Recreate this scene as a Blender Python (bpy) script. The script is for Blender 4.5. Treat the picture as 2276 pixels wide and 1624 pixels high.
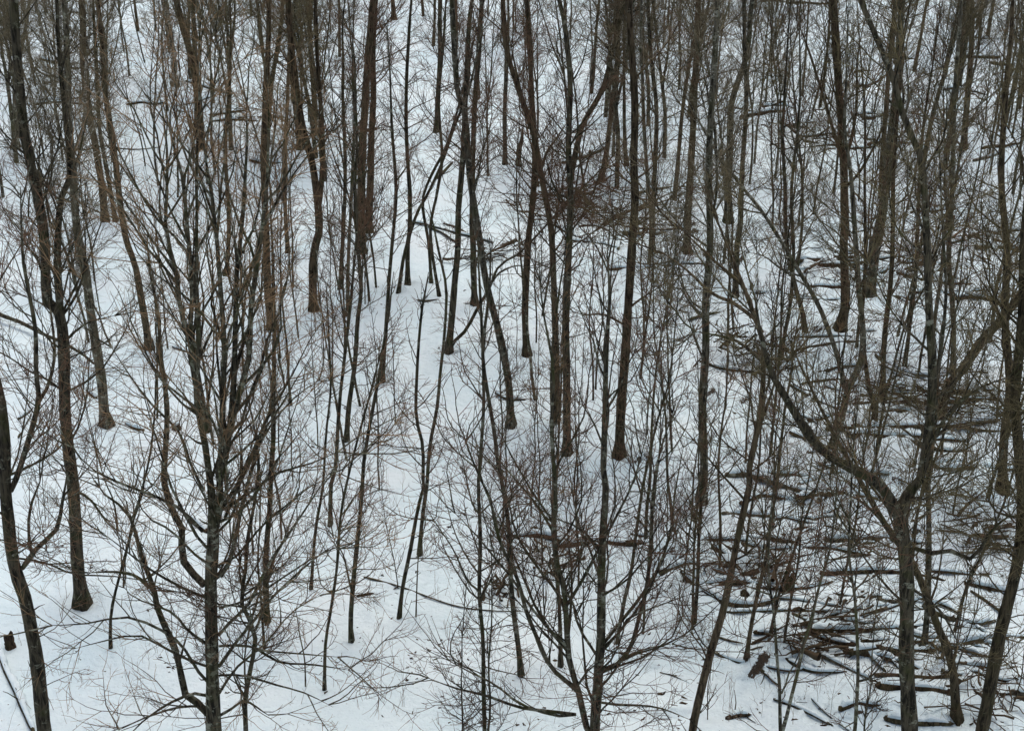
import bpy, math, random
import numpy as np

# ------------------------------------------------------------------ camera, sky, sun, exposure
C = bpy.context.scene
for o in list(bpy.data.objects):
    bpy.data.objects.remove(o)
CAM_H = 20.5
PITCH = math.radians(26.0)
FPX, CX, CY = 3161.0, 1138.0, 812.0          # focal length and centre in photo units (2276 wide)
cam_data = bpy.data.cameras.new("camera")
cam_data.sensor_width = 36.0
cam_data.lens = 50.0
cam_data.clip_end = 3000.0
cam = bpy.data.objects.new("camera", cam_data)
C.collection.objects.link(cam)
cam.location = (0, 0, CAM_H)
cam.rotation_euler = (math.radians(90) - PITCH, 0, 0)
C.camera = cam

SUN_EL, SUN_AZ = math.radians(76), math.radians(20)     # overcast: the sun only as a wide soft source
world = bpy.data.worlds.new("World")
C.world = world
world.use_nodes = True
wn = world.node_tree.nodes
wl = world.node_tree.links
bg = wn["Background"]
sky = wn.new("ShaderNodeTexSky")
sky.sky_type = 'NISHITA'
sky.sun_disc = False
sky.sun_elevation = SUN_EL
sky.sun_rotation = SUN_AZ
sky.air_density = 0.9
sky.dust_density = 5.0
sky.ozone_density = 0.5
wl.new(sky.outputs[0], bg.inputs[0])
bg.inputs[1].default_value = 0.115
sun_d = bpy.data.lights.new("sun", 'SUN')
sun_d.energy = 1.35
sun_d.angle = math.radians(45)
sun_d.color = (1.0, 0.96, 0.91)
sun = bpy.data.objects.new("sun", sun_d)
C.collection.objects.link(sun)
sun.rotation_euler = (math.radians(90) - SUN_EL, 0, math.pi - SUN_AZ)
C.view_settings.view_transform = 'Standard'
C.view_settings.look = 'None'
C.view_settings.gamma = 1.0
C.view_settings.exposure = 0.15
C.cycles.max_bounces = 4
C.cycles.diffuse_bounces = 3
C.cycles.glossy_bounces = 1
C.cycles.use_denoising = True
C.cycles.denoiser = 'OPENIMAGEDENOISE'
C.cycles.denoising_prefilter = 'ACCURATE'
C.cycles.use_adaptive_sampling = False

rng = np.random.default_rng(7)
random.seed(7)


# ------------------------------------------------------------------ photo ray -> world
SP, CP = math.sin(PITCH), math.cos(PITCH)


def ray(x, y):
    a, b = (x - CX) / FPX, -(y - CY) / FPX
    return np.array([a, CP + b * SP, -SP + b * CP])


def project(p):
    """world points (n,3) -> photo x, y"""
    d = p - np.array([0, 0, CAM_H])
    f = d[..., 1] * CP - d[..., 2] * SP
    u = d[..., 1] * SP + d[..., 2] * CP
    f = np.maximum(f, 0.1)
    return CX + FPX * d[..., 0] / f, CY - FPX * u / f


def rough(x, y):
    """0 on the clean snow slope, 1 where the deadwood lies under the snow"""
    return 1 / (1 + np.exp(-(x - (1.0 + 0.09 * (y - 26))) / 1.2)) * 0.85 + 0.15


def ground(x, y):
    x = np.asarray(x, float)
    y = np.asarray(y, float)
    h = 0.16 * np.sin(0.21 * x + 0.13 * y + 1.0) + 0.12 * np.sin(0.37 * y - 0.11 * x + 2.1) + 0.06 * np.sin(0.8 * x + 0.5 * y)
    h = h + 0.018 * np.sin(5.1 * x + 2.2 * np.sin(1.3 * y)) * np.sin(4.3 * y + 1.9 * np.sin(1.7 * x)) * np.sin(0.5 * x + 0.3 * y + 1)
    h = h + 0.035 * np.sin(2.1 * x + 0.7 * y + .4) * np.sin(1.7 * y - 0.9 * x)
    r = rough(x, y)
    l = (np.sin(2.9 * x + 1.1 * np.sin(1.7 * y)) * np.sin(3.3 * y + 1.3 * np.sin(1.9 * x + 1)) +
         0.6 * np.sin(6.1 * x + 2 * np.sin(2.3 * y + 1)) * np.sin(5.3 * y + 1.7 * np.sin(3.1 * x)))
    h = h + r * 0.05 * l
    ph = 0.95 * y + 1.1 * np.sin(0.33 * x + 0.6) + 0.55 * np.sin(0.9 * x + 0.4 * y) + 0.25 * np.sin(2.3 * x + 1.1)
    fr = ph - np.floor(ph)
    saw = np.clip(fr / 0.10, 0, 1) * (1 - np.clip((fr - 0.10) / 0.75, 0, 1)) ** 1.5
    k = np.floor(ph)
    patch = np.sin(1.15 * x + 2.7 * k) + 0.7 * np.sin(2.6 * x + 1.9 * k + 0.5) + 0.5 * np.sin(5.3 * x + 4.1 * k)
    r2 = np.clip((r - 0.45) / 0.4, 0, 1)
    h = h + r2 * saw * 0.17 * np.clip(patch - 0.05 + 0.5 * np.sin(9.1 * x + 3 * k) * np.sin(7.0 * y), 0, 1.1)
    return h


def gp(x, y):
    d = ray(x, y)
    z = 0.0
    for _ in range(6):
        t = (z - CAM_H) / d[2]
        p = np.array([0, 0, CAM_H]) + t * d
        z = float(ground(p[0], p[1]))
    p[2] = z
    return p


def at_depth(x, y, Y):
    d = ray(x, y)
    t = Y / d[1]
    return np.array([0, 0, CAM_H]) + t * d


def px_size(p):
    """metres covered by one photo unit at the point p"""
    d = p - np.array([0, 0, CAM_H])
    return (d[1] * CP - d[2] * SP) / FPX


# ------------------------------------------------------------------ materials
def new_mat(name):
    m = bpy.data.materials.new(name)
    m.use_nodes = True
    nt = m.node_tree
    b = nt.nodes["Principled BSDF"]
    b.inputs["Roughness"].default_value = 0.9
    b.inputs["Specular IOR Level"].default_value = 0.15
    return m, nt, b


def ramp(nt, stops):
    r = nt.nodes.new("ShaderNodeValToRGB")
    e = r.color_ramp.elements
    e[0].position, e[0].color = stops[0][0], (*stops[0][1], 1)
    e[1].position, e[1].color = stops[-1][0], (*stops[-1][1], 1)
    for p, c in stops[1:-1]:
        n = e.new(p)
        n.color = (*c, 1)
    return r


def noise(nt, vec, scale, detail=4, rough_=0.6):
    n = nt.nodes.new("ShaderNodeTexNoise")
    n.inputs["Scale"].default_value = scale
    n.inputs["Detail"].default_value = detail
    n.inputs["Roughness"].default_value = rough_
    nt.links.new(vec, n.inputs["Vector"])
    return n.outputs["Fac"]


def mapped(nt, scale):
    tc = nt.nodes.new("ShaderNodeTexCoord")
    mp = nt.nodes.new("ShaderNodeMapping")
    mp.inputs["Scale"].default_value = scale
    oi = nt.nodes.new("ShaderNodeObjectInfo")
    ml = nt.nodes.new("ShaderNodeMath")
    ml.operation = 'MULTIPLY'
    ml.inputs[1].default_value = 37.0
    nt.links.new(oi.outputs["Random"], ml.inputs[0])
    nt.links.new(ml.outputs[0], mp.inputs["Location"])
    nt.links.new(tc.outputs["Object"], mp.inputs["Vector"])
    return mp.outputs[0], oi


def mix(nt, fac, a, b, mode='MIX'):
    m = nt.nodes.new("ShaderNodeMix")
    m.data_type = 'RGBA'
    m.blend_type = mode
    for s, v in ((0, fac), (6, a), (7, b)):
        if hasattr(v, "links") or hasattr(v, "is_linked"):
            nt.links.new(v, m.inputs[s])
        elif isinstance(v, tuple):
            m.inputs[s].default_value = (*v, 1)
        else:
            m.inputs[s].default_value = v
    return m.outputs[2]


def bark(name, dark, mid, lichen, amount, moss=(0.06, 0.062, 0.022), bands=3.0):
    m, nt, b = new_mat(name)
    v, oi = mapped(nt, (1, 1, 1))
    vs, _ = mapped(nt, (15, 15, 2.6))          # vertical fissures
    vb, _ = mapped(nt, (4, 4, 4 * bands))      # lichen in short cross bands
    f = noise(nt, vs, 1.0, 5, 0.65)
    r1 = ramp(nt, [(0.40, dark), (0.58, mid)])
    nt.links.new(f, r1.inputs[0])
    p = noise(nt, vb, 1.0, 5, 0.7)
    r2 = ramp(nt, [(amount, (0, 0, 0)), (amount + 0.07, (1, 1, 1))])
    nt.links.new(p, r2.inputs[0])
    c = mix(nt, r2.outputs[0], r1.outputs[0], lichen)
    q = noise(nt, v, 1.7, 4, 0.6)
    r3 = ramp(nt, [(0.5, (0, 0, 0)), (0.68, (0.75, 0.75, 0.75))])
    nt.links.new(q, r3.inputs[0])
    c = mix(nt, r3.outputs[0], c, moss)
    br = nt.nodes.new("ShaderNodeMapRange")
    br.inputs[3].default_value = 0.75
    br.inputs[4].default_value = 1.3
    nt.links.new(oi.outputs["Random"], br.inputs[0])
    c = mix(nt, 1.0, c, br.outputs[0], 'MULTIPLY')
    nt.links.new(c, b.inputs["Base Color"])
    bp = nt.nodes.new("ShaderNodeBump")
    bp.inputs["Strength"].default_value = 1.0
    bp.inputs["Distance"].default_value = 0.06
    nt.links.new(f, bp.inputs["Height"])
    nt.links.new(bp.outputs[0], b.inputs["Normal"])
    return m


def twig(name, a, b_):
    m, nt, b = new_mat(name)
    v, oi = mapped(nt, (1, 1, 1))
    f = noise(nt, v, 3.0, 2, 0.5)
    r = ramp(nt, [(0.35, a), (0.65, b_)])
    nt.links.new(f, r.inputs[0])
    br = nt.nodes.new("ShaderNodeMapRange")
    br.inputs[3].default_value = 0.8
    br.inputs[4].default_value = 1.25
    nt.links.new(oi.outputs["Random"], br.inputs[0])
    c = mix(nt, 1.0, r.outputs[0], br.outputs[0], 'MULTIPLY')
    nt.links.new(c, b.inputs["Base Color"])
    return m


BARK = {
    'dark': bark("bark_dark", (0.014, 0.012, 0.008), (0.098, 0.082, 0.054), (0.23, 0.225, 0.165), 0.575, bands=1.6),
    'brown': bark("bark_brown", (0.022, 0.015, 0.009), (0.130, 0.096, 0.058), (0.21, 0.185, 0.125), 0.62, (0.07, 0.06, 0.028), bands=1.4),
    'pale': bark("bark_pale", (0.024, 0.020, 0.014), (0.150, 0.132, 0.094), (0.32, 0.31, 0.24), 0.55, bands=1.6),
    'lichen': bark("bark_lichened", (0.016, 0.013, 0.009), (0.110, 0.094, 0.062), (0.27, 0.27, 0.20), 0.545, bands=1.6),
    'birch': bark("bark_birch", (0.03, 0.026, 0.02), (0.20, 0.18, 0.14), (0.50, 0.48, 0.42), 0.46, bands=5),
    'moss': bark("bark_mossy", (0.015, 0.012, 0.007), (0.090, 0.070, 0.042), (0.19, 0.18, 0.11), 0.60, (0.062, 0.055, 0.022), bands=1.4),
    'rot': bark("rotten_wood", (0.018, 0.012, 0.008), (0.095, 0.062, 0.037), (0.15, 0.12, 0.085), 0.66, (0.06, 0.055, 0.02), bands=1.4),
}
TWIG = {
    'tan': twig("twig_tan", (0.146, 0.093, 0.051), (0.257, 0.174, 0.097)),
    'red': twig("twig_red_brown", (0.084, 0.049, 0.030), (0.157, 0.097, 0.061)),
    'grey': twig("twig_grey", (0.095, 0.078, 0.049), (0.185, 0.157, 0.100)),
    'olive': twig("twig_olive", (0.073, 0.059, 0.030), (0.151, 0.125, 0.066)),
    'dark': twig("twig_dark", (0.039, 0.028, 0.017), (0.084, 0.063, 0.038)),
}


def snow_material(name, lumps):
    m, nt, b = new_mat(name)
    b.inputs["Roughness"].default_value = 0.65
    b.inputs["Specular IOR Level"].default_value = 0.25
    tc = nt.nodes.new("ShaderNodeTexCoord")
    n1 = noise(nt, tc.outputs["Object"], 0.35, 3, 0.5)
    r = ramp(nt, [(0.3, (0.655, 0.80, 0.84)), (0.7, (0.735, 0.835, 0.86))])
    nt.links.new(n1, r.inputs[0])
    # bark flakes, seeds and needles lying on the snow
    n2 = noise(nt, tc.outputs["Object"], 9.0, 6, 0.75)
    r2 = ramp(nt, [(0.615, (0, 0, 0)), (0.70, (0.7, 0.7, 0.7))])
    nt.links.new(n2, r2.inputs[0])
    n3 = noise(nt, tc.outputs["Object"], 0.8, 3, 0.6)
    r3 = ramp(nt, [(0.46, (0, 0, 0)), (0.62, (1, 1, 1))])
    nt.links.new(n3, r3.inputs[0])
    k = mix(nt, 1.0, r2.outputs[0], r3.outputs[0], 'MULTIPLY')
    c = mix(nt, k, r.outputs[0], (0.22, 0.18, 0.14)) if lumps else r.outputs[0]
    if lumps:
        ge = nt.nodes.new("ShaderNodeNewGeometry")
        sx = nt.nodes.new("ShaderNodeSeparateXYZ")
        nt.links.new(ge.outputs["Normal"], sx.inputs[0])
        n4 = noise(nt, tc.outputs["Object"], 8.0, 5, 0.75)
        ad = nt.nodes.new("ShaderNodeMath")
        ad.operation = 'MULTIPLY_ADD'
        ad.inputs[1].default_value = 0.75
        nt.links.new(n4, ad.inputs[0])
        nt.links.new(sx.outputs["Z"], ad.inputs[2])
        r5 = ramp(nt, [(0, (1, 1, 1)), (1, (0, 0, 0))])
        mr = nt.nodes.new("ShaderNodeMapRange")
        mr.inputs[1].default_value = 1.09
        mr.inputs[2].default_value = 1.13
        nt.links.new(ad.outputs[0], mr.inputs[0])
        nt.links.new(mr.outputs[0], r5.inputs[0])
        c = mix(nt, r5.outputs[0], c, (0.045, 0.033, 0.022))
    nt.links.new(c, b.inputs["Base Color"])
    h = noise(nt, tc.outputs["Object"], 2.2, 6, 0.6)
    bp = nt.nodes.new("ShaderNodeBump")
    bp.inputs["Strength"].default_value = 0.8
    bp.inputs["Distance"].default_value = 0.22
    nt.links.new(h, bp.inputs["Height"])
    nt.links.new(bp.outputs[0], b.inputs["Normal"])
    return m


SNOW = snow_material("snow_ground", True)
SNOWCAP = snow_material("snow_cap", False)


# ------------------------------------------------------------------ mesh building
class Acc:
    """collects tubes and sheets, then links them as ONE mesh object"""

    def __init__(self):
        self.v, self.f, self.mi, self.n = [], [], [], 0

    def tubes(self, P, R, S=3, mat=0, squash=None):
        P = np.asarray(P, float)
        R = np.asarray(R, float)
        N, K, _ = P.shape
        if N == 0:
            return
        T = np.gradient(P, axis=1)
        T /= np.linalg.norm(T, axis=2, keepdims=True) + 1e-9
        m = T.mean(axis=1)
        ref = np.zeros((N, 3))
        ref[np.arange(N), np.argmin(np.abs(m), axis=1)] = 1
        n1 = np.cross(T, ref[:, None, :])
        n1 /= np.linalg.norm(n1, axis=2, keepdims=True) + 1e-9
        n2 = np.cross(T, n1)
        a = np.arange(S) * 2 * math.pi / S
        ring = np.cos(a)[:, None] * n1[:, :, None, :] + np.sin(a)[:, None] * n2[:, :, None, :]
        if R.ndim == 2:
            R = R[:, :, None]
        V = P[:, :, None, :] + ring * R[..., None]
        idx = np.arange(N * K * S).reshape(N, K, S) + self.n
        A = idx[:, :-1, :]
        B = idx[:, 1:, :]
        F = np.stack([A, np.roll(A, -1, axis=2), np.roll(B, -1, axis=2), B], axis=-1).reshape(-1, 4)
        self.v.append(V.reshape(-1, 3))
        self.f.append(F)
        self.mi.append(np.full(len(F), mat))
        self.n += N * K * S

    def quads(self, V, F, mat=0):
        V = np.asarray(V, float)
        F = np.asarray(F, int) + self.n
        self.v.append(V)
        self.f.append(F)
        self.mi.append(np.full(len(F), mat))
        self.n += len(V)

    def mesh(self, name, mats, origin=(0, 0, 0)):
        me = bpy.data.meshes.new(name)
        V = (np.concatenate(self.v) - np.asarray(origin)).astype(np.float32)
        F = np.concatenate(self.f).astype(np.int32)
        MI = np.concatenate(self.mi).astype(np.int32)
        me.vertices.add(len(V))
        me.vertices.foreach_set("co", V.ravel())
        me.loops.add(F.size)
        me.loops.foreach_set("vertex_index", F.ravel())
        me.polygons.add(len(F))
        me.polygons.foreach_set("loop_start", np.arange(0, F.size, 4, dtype=np.int32))
        for m in mats:
            me.materials.append(m)
        me.polygons.foreach_set("material_index", MI)
        me.polygons.foreach_set("use_smooth", np.ones(len(F), bool))
        me.update(calc_edges=True)
        return me

    def build(self, name, mats, parent=None, origin=(0, 0, 0)):
        if not self.v:
            return None
        o = bpy.data.objects.new(name, self.mesh(name, mats, origin))
        C.collection.objects.link(o)
        if parent is not None:
            o.parent = parent
        else:
            o.location = origin
        return o


def tag(o, label=None, cat=None, group=None, kind=None):
    for k, v in (("label", label), ("category", cat), ("group", group), ("kind", kind)):
        if v:
            o[k] = v
    return o


def empty(name, loc):
    o = bpy.data.objects.new(name, None)
    o.empty_display_size = 0.3
    C.collection.objects.link(o)
    o.location = loc
    return o


def smooth_path(pts, n):
    """Catmull-Rom through pts, n points evenly spaced"""
    pts = np.asarray(pts, float)
    if len(pts) == 2:
        t = np.linspace(0, 1, n)[:, None]
        return pts[0] * (1 - t) + pts[1] * t
    P = np.vstack([2 * pts[0] - pts[1], pts, 2 * pts[-1] - pts[-2]])
    out = []
    for i in range(1, len(P) - 2):
        t = np.linspace(0, 1, 12, endpoint=False)[:, None]
        a, b, c, d = P[i - 1], P[i], P[i + 1], P[i + 2]
        out.append(0.5 * ((2 * b) + (-a + c) * t + (2 * a - 5 * b + 4 * c - d) * t ** 2 + (-a + 3 * b - 3 * c + d) * t ** 3))
    out.append(P[-2][None])
    Q = np.vstack(out)
    s = np.concatenate([[0], np.cumsum(np.linalg.norm(np.diff(Q, axis=0), axis=1))])
    u = np.linspace(0, s[-1], n)
    return np.stack([np.interp(u, s, Q[:, k]) for k in range(3)], axis=1)


def wobble_line(n, amp, octave=5):
    """smooth random offsets (n,3)"""
    k = max(3, n // octave)
    w = rng.normal(0, amp, (k, 3))
    x = np.linspace(0, k - 1, n)
    return np.stack([np.interp(x, np.arange(k), w[:, j]) for j in range(3)], axis=1)


def unit(v):
    return v / (np.linalg.norm(v, axis=-1, keepdims=True) + 1e-9)


def spawn(P, idx, t, ang, length, K, wob, up, r0, r1):
    """children of the polylines P (N,K,3): idx parent, t place along it, ang off its direction"""
    n = len(idx)
    if n == 0:
        return np.zeros((0, K, 3)), np.zeros((0, K))
    Kp = P.shape[1]
    x = t * (Kp - 1)
    i0 = np.clip(x.astype(int), 0, Kp - 2)
    fr = (x - i0)[:, None]
    A, B = P[idx, i0], P[idx, i0 + 1]
    pos = A * (1 - fr) + B * fr
    T = unit(B - A)
    rnd = rng.normal(0, 1, (n, 3))
    Nn = unit(rnd - (rnd * T).sum(1, keepdims=True) * T)
    d = unit(np.cos(ang)[:, None] * T + np.sin(ang)[:, None] * Nn)
    step = (length / (K - 1))[:, None]
    out = [pos]
    for _ in range(K - 1):
        pos = pos + d * step
        out.append(pos)
        d = d + rng.normal(0, 1, (n, 3)) * wob
        d[:, 2] += up
        d = unit(d)
    f = np.linspace(0, 1, K)[None, :]
    R = r0[:, None] * (1 - f) + r1 * f
    return np.stack(out, axis=1), R


def in_view(P, mx=130, my=60):
    x, y = project(P[:, -1])
    x0, y0 = project(P[:, 0])
    ok = (x > -mx) & (x < 2276 + mx) & (y > -my) & (y < 1624 + my)
    ok0 = (x0 > -mx) & (x0 < 2276 + mx) & (y0 > -my) & (y0 < 1624 + my)
    return ok | ok0


def grow_twigs(acc, L1, R1, dens=1.0, fine=1.0, wob=0.15, up=0.06, cull=True, thick=1.0, S2=3, offset=None):
    """second, third and fourth order twigs on the limbs L1 (material 1)"""
    def vis(P):
        return in_view(P if offset is None else P + offset) if cull else np.ones(len(P), bool)
    if len(L1) == 0:
        return
    ln = np.linalg.norm(np.diff(L1, axis=1), axis=2).sum(1)
    cnt = rng.poisson(np.clip(ln * 4.6 * dens, 0.5, 24))
    idx = np.repeat(np.arange(len(L1)), cnt)
    t = rng.uniform(0.12, 0.98, len(idx))
    l2 = np.clip(ln[idx] * rng.uniform(0.18, 0.5, len(idx)) * (1.15 - 0.6 * t), 0.12, 1.7)
    P2, R2 = spawn(L1, idx, t, rng.uniform(0.45, 0.95, len(idx)), l2, 5, wob, up, (0.0042 + 0.0062 * l2) * thick, 0.0034 * thick)
    k = vis(P2)
    P2, R2, l2 = P2[k], R2[k], l2[k]
    acc.tubes(P2, R2, S2, 1)
    cnt = rng.poisson(np.clip(l2 * 6.0 * fine, 0.3, 8))
    idx = np.repeat(np.arange(len(P2)), cnt)
    t = rng.uniform(0.1, 1.0, len(idx))
    l3 = np.clip(l2[idx] * rng.uniform(0.25, 0.75, len(idx)), 0.1, 0.8)
    P3, R3 = spawn(P2, idx, t, rng.uniform(0.4, 1.0, len(idx)), l3, 4, wob * 1.2, up, (0.0036 + 0.0022 * l3) * thick, 0.0027 * thick)
    acc.tubes(P3, R3, 3, 1)
    cnt = rng.poisson(np.clip(l3 * 2.6 * fine, 0, 3))
    idx = np.repeat(np.arange(len(P3)), cnt)
    t = rng.uniform(0.2, 1.0, len(idx))
    l4 = rng.uniform(0.06, 0.24, len(idx))
    P4, R4 = spawn(P3, idx, t, rng.uniform(0.5, 1.1, len(idx)), l4, 3, wob, up, np.full(len(idx), 0.0027 * thick), 0.0020 * thick)
    acc.tubes(P4, R4, 3, 1)


def limbs_on(P, R, base_z, h, start, dens, Lmax, cull, spread=0.9, up=0.115, offset=None):
    """first order limbs on the stems P; limbs get shorter and steeper towards the top"""
    seg = np.linalg.norm(np.diff(P, axis=1), axis=2).sum(1)
    idx, ts = [], []
    for i in range(len(P)):
        n = rng.poisson(max(0.1, seg[i] * dens * 1.45))
        idx += [i] * n
        ts += list(rng.uniform(0, 0.985, n))
    idx = np.array(idx, int)
    ts = np.array(ts)
    if len(idx) == 0:
        return np.zeros((0, 8, 3)), np.zeros((0, 8))
    Kp = P.shape[1]
    z = P[idx, np.clip((ts * (Kp - 1)).astype(int), 0, Kp - 1), 2] - base_z
    tt = z / h
    keep = tt > (start - 0.12) * rng.uniform(0.8, 1.1, len(tt))
    idx, ts, tt = idx[keep], ts[keep], np.clip(tt[keep], 0, 1)
    u = np.clip((tt - start) / (1.0001 - start), 0, 1)
    L = Lmax * 1.35 * (0.28 + 0.72 * (1 - u) ** 0.8) * rng.uniform(0.4, 1.2, len(u))
    ang = np.radians((62 - 32 * u) * spread * rng.uniform(0.7, 1.2, len(u)))
    ri = np.clip((ts * (Kp - 1)).astype(int), 0, Kp - 1)
    r0 = np.minimum(0.0045 + 0.0075 * L, R[idx, ri] * 0.75)
    P1, R1 = spawn(P, idx, ts, ang, L, 8, 0.14, up, r0, 0.0035)
    if cull and len(P1):
        k = in_view(P1 if offset is None else P1 + offset, 160, 70)
        P1, R1 = P1[k], R1[k]
    return P1, R1


WIDTHS = {}


def parse(s):
    """'w0 w1 x,y x,y ...' in photo units"""
    a = s.split()
    pts = [tuple(float(q) for q in p.split(',')) for p in a[2:]]
    WIDTHS[s] = {i: p[2] for i, p in enumerate(pts) if len(p) > 2}
    return float(a[0]), float(a[1]), [p[:2] for p in pts]


REFS = []       # (photo x, photo y of the base, short phrase): landmarks that other labels name


BASES = []      # places where trunks stand in the snow


def tree(name, label, stems, limbs=(), h=None, bk='dark', tw='red', crown=(0.4, 2.0, 2.2), cat="tree", ref=None,
         dens=1.0, spread=0.9, group=None, flare=True, depth=0.0, fine=1.0, up=0.115):
    first = parse(stems[0])
    b = gp(*first[2][0])
    root = empty(name, b)
    BASES.append((b[0], b[1], first[0] * px_size(b) / 2))
    tag(root, label, cat, group)
    if ref:
        REFS.append((first[2][0][0], first[2][0][1], ref, b))
    s_px = px_size(b)
    if h is None:
        h = 9 + 0.36 * first[0] + rng.uniform(-1, 1)
    allP, allR, kinds = [], [], []
    for k, st in enumerate(stems):
        w0, w1, pts = parse(st)
        lean = rng.normal(0, 0.03) + depth
        W = []
        z0 = at_depth(*pts[0], b[1])[2] if k else b[2]
        joint = 0.0
        if k:                                         # where along the first stem does this fork sit
            q = np.array([at_depth(*p_, b[1]) for p_ in pts[:1]])[0]
            j = np.argmin(np.linalg.norm((allP[0] - q)[:, [0, 2]], axis=1))
            joint = allP[0][j, 1] - b[1]
        for (x, y) in pts:
            q = at_depth(x, y, b[1])
            q = at_depth(x, y, b[1] + joint + (q[2] - z0) * lean)
            W.append(q)
        if k == 0:
            W[0] = b + np.array([0, 0, -0.45])
        W = np.array(W)
        top = W[-1, 2] - b[2]
        hh = h * (1 if k == 0 else rng.uniform(0.86, 1.0))
        R = [w0 * s_px / 2, w1 * px_size(W[-1]) / 2]
        n_in = len(W)
        ln_in = np.linalg.norm(np.diff(W, axis=0), axis=1).sum()
        add = max(hh - top, 0.9)
        d = unit(W[-1] - W[-2])
        ext = []
        p = W[-1]
        for _ in range(4):
            d = unit(d + np.array([0, 0, 0.12]) + rng.normal(0, 0.07, 3))
            p = p + d * add / 4
            ext.append(p)
        W = np.vstack([W, ext])
        n = int(np.clip((ln_in + add) / 0.4, 14, 60))
        Q = smooth_path(W, n)
        wob = wobble_line(n, 0.22 * R[0], 4)
        wob[0] = 0
        Q = Q + wob
        s = np.linspace(0, 1, n)
        fr = ln_in / (ln_in + add)
        rad = np.where(s < fr, R[0] + (R[1] - R[0]) * s / fr, R[1] + (0.006 - R[1]) * (s - fr) / (1 - fr))
        if WIDTHS.get(st):
            arc = np.concatenate([[0], np.cumsum(np.linalg.norm(np.diff(W[:n_in], axis=0), axis=1))]) / (ln_in + add)
            kn = {0: R[0], n_in - 1: R[1]}
            for i_, w_ in WIDTHS[st].items():
                kn[i_] = w_ * px_size(W[i_]) / 2
            ks = sorted(kn)
            rad = np.where(s < fr, np.interp(s, [arc[i_] for i_ in ks], [kn[i_] for i_ in ks]), rad)
        rad = np.maximum(rad, 0.005)
        rad = rad * (1 + rng.normal(0, 0.035, n))
        if k == 0 and flare:
            dz = np.maximum(Q[:, 2] - b[2] + 0.08, 0)
            rad = rad * (1 + 0.55 * np.exp(-dz / 0.22))
        acc = Acc()
        S = 14 if w0 > 14 else (10 if w0 > 7 else 6)
        a = np.arange(S) * 2 * math.pi / S
        lob = 1 + 0.05 * np.sin(2 * a + rng.uniform(0, 6))[None, :] + rng.normal(0, 0.025, (n, S))
        if k == 0 and flare and w0 > 9:
            lob = lob + (0.22 * np.sin(4 * a + rng.uniform(0, 6)) + .1 * np.sin(7 * a))[None, :] * np.exp(-np.maximum(Q[:, 2] - b[2], 0) / 0.25)[:, None]
        acc.tubes(Q[None], (rad[:, None] * lob)[None], S, 0)
        # dead branch stubs, burls and knots on the lower trunk
        if w0 > 8:
            ns = rng.poisson(5)
            Pk, Rk = spawn(Q[None], np.zeros(ns, int), rng.uniform(0.1, 0.7, ns), rng.uniform(0.8, 1.4, ns),
                           rng.uniform(0.15, 0.5, ns), 4, 0.2, 0.05, np.full(ns, R[0] * 0.14), 0.004)
            acc.tubes(Pk, Rk, 5, 0)
        acc.build("trunk" if k == 0 else "stem", [BARK[bk]], root, b)
        allP.append(Q)
        allR.append(rad)
    limbP = []
    for lb in limbs:
        w0, w1, pts = parse(lb)
        q = at_depth(*pts[0], b[1])
        best = None
        for Q in allP:
            dd = np.linalg.norm((Q - q)[:, [0, 2]], axis=1)
            j = int(np.argmin(dd))
            if best is None or dd[j] < best[0]:
                best = (dd[j], Q[j, 1])
        Y0 = best[1]
        W = []
        dl = rng.uniform(-0.45, 0.45)
        s_ = 0.0
        prev = None
        for (x, y) in pts:
            q = at_depth(x, y, Y0)
            if prev is not None:
                s_ += np.linalg.norm(q - prev)
            prev = q
            W.append(at_depth(x, y, Y0 + s_ * dl))
        n = int(np.clip(s_ / 0.3, 9, 36))
        Q = smooth_path(W, n)
        r = np.linspace(w0, max(w1, 0.8), n) * px_size(W[0]) / 2
        w = wobble_line(n, 0.35 * r[0], 3)
        w[0] = 0
        Q = Q + w
        acc = Acc()
        r = r * (1 + rng.normal(0, 0.05, n)) * (1 - 0.8 * np.linspace(0, 1, n) ** 5)
        acc.tubes(Q[None], r[None], 8, 0)
        acc.build("limb", [BARK[bk]], root, b)
        limbP.append((Q, r))
    # crown: limbs and twigs
    acc = Acc()
    start, d1, Lmax = crown
    L1s, R1s = [], []
    for Q, r in zip(allP, allR):
        P1, R1 = limbs_on(Q[None], r[None], b[2], h, start, d1, Lmax, True, spread, up)
        L1s.append(P1)
        R1s.append(R1)
    for Q, r in limbP:
        n = max(2, int(np.linalg.norm(np.diff(Q, axis=0), axis=1).sum() * 3.4))
        ts = rng.uniform(0.12, 1.0, n)
        ts[:2] = 0.97
        L = rng.uniform(0.5, 2.0, n) * min(1.0, Lmax / 2)
        L[:2] = L[:2] + 0.5
        P1, R1 = spawn(Q[None], np.zeros(n, int), ts, rng.uniform(0.4, 0.9, n), L, 8, 0.14, 0.09, 0.0045 + 0.006 * L, 0.0035)
        L1s.append(P1)
        R1s.append(R1)
    if first[0] > 8.5 and crown[2] > 1.0:              # dead lower limbs
        n = rng.poisson(8)
        L = rng.uniform(0.5, 2.2, n)
        P1, R1 = spawn(allP[0][None], np.zeros(n, int), rng.uniform(0.10, 0.5, n), rng.uniform(0.7, 1.5, n), L, 8, 0.16, 0.03, 0.005 + 0.006 * L, 0.0035)
        L1s.append(P1)
        R1s.append(R1)
    L1 = np.concatenate(L1s)
    R1 = np.concatenate(R1s)
    if len(L1):
        acc.tubes(L1, R1, 4, 0)
        grow_twigs(acc, L1, R1, dens, fine)
        acc.build("crown", [BARK[bk], TWIG[tw]], root, b)
    return root


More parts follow.
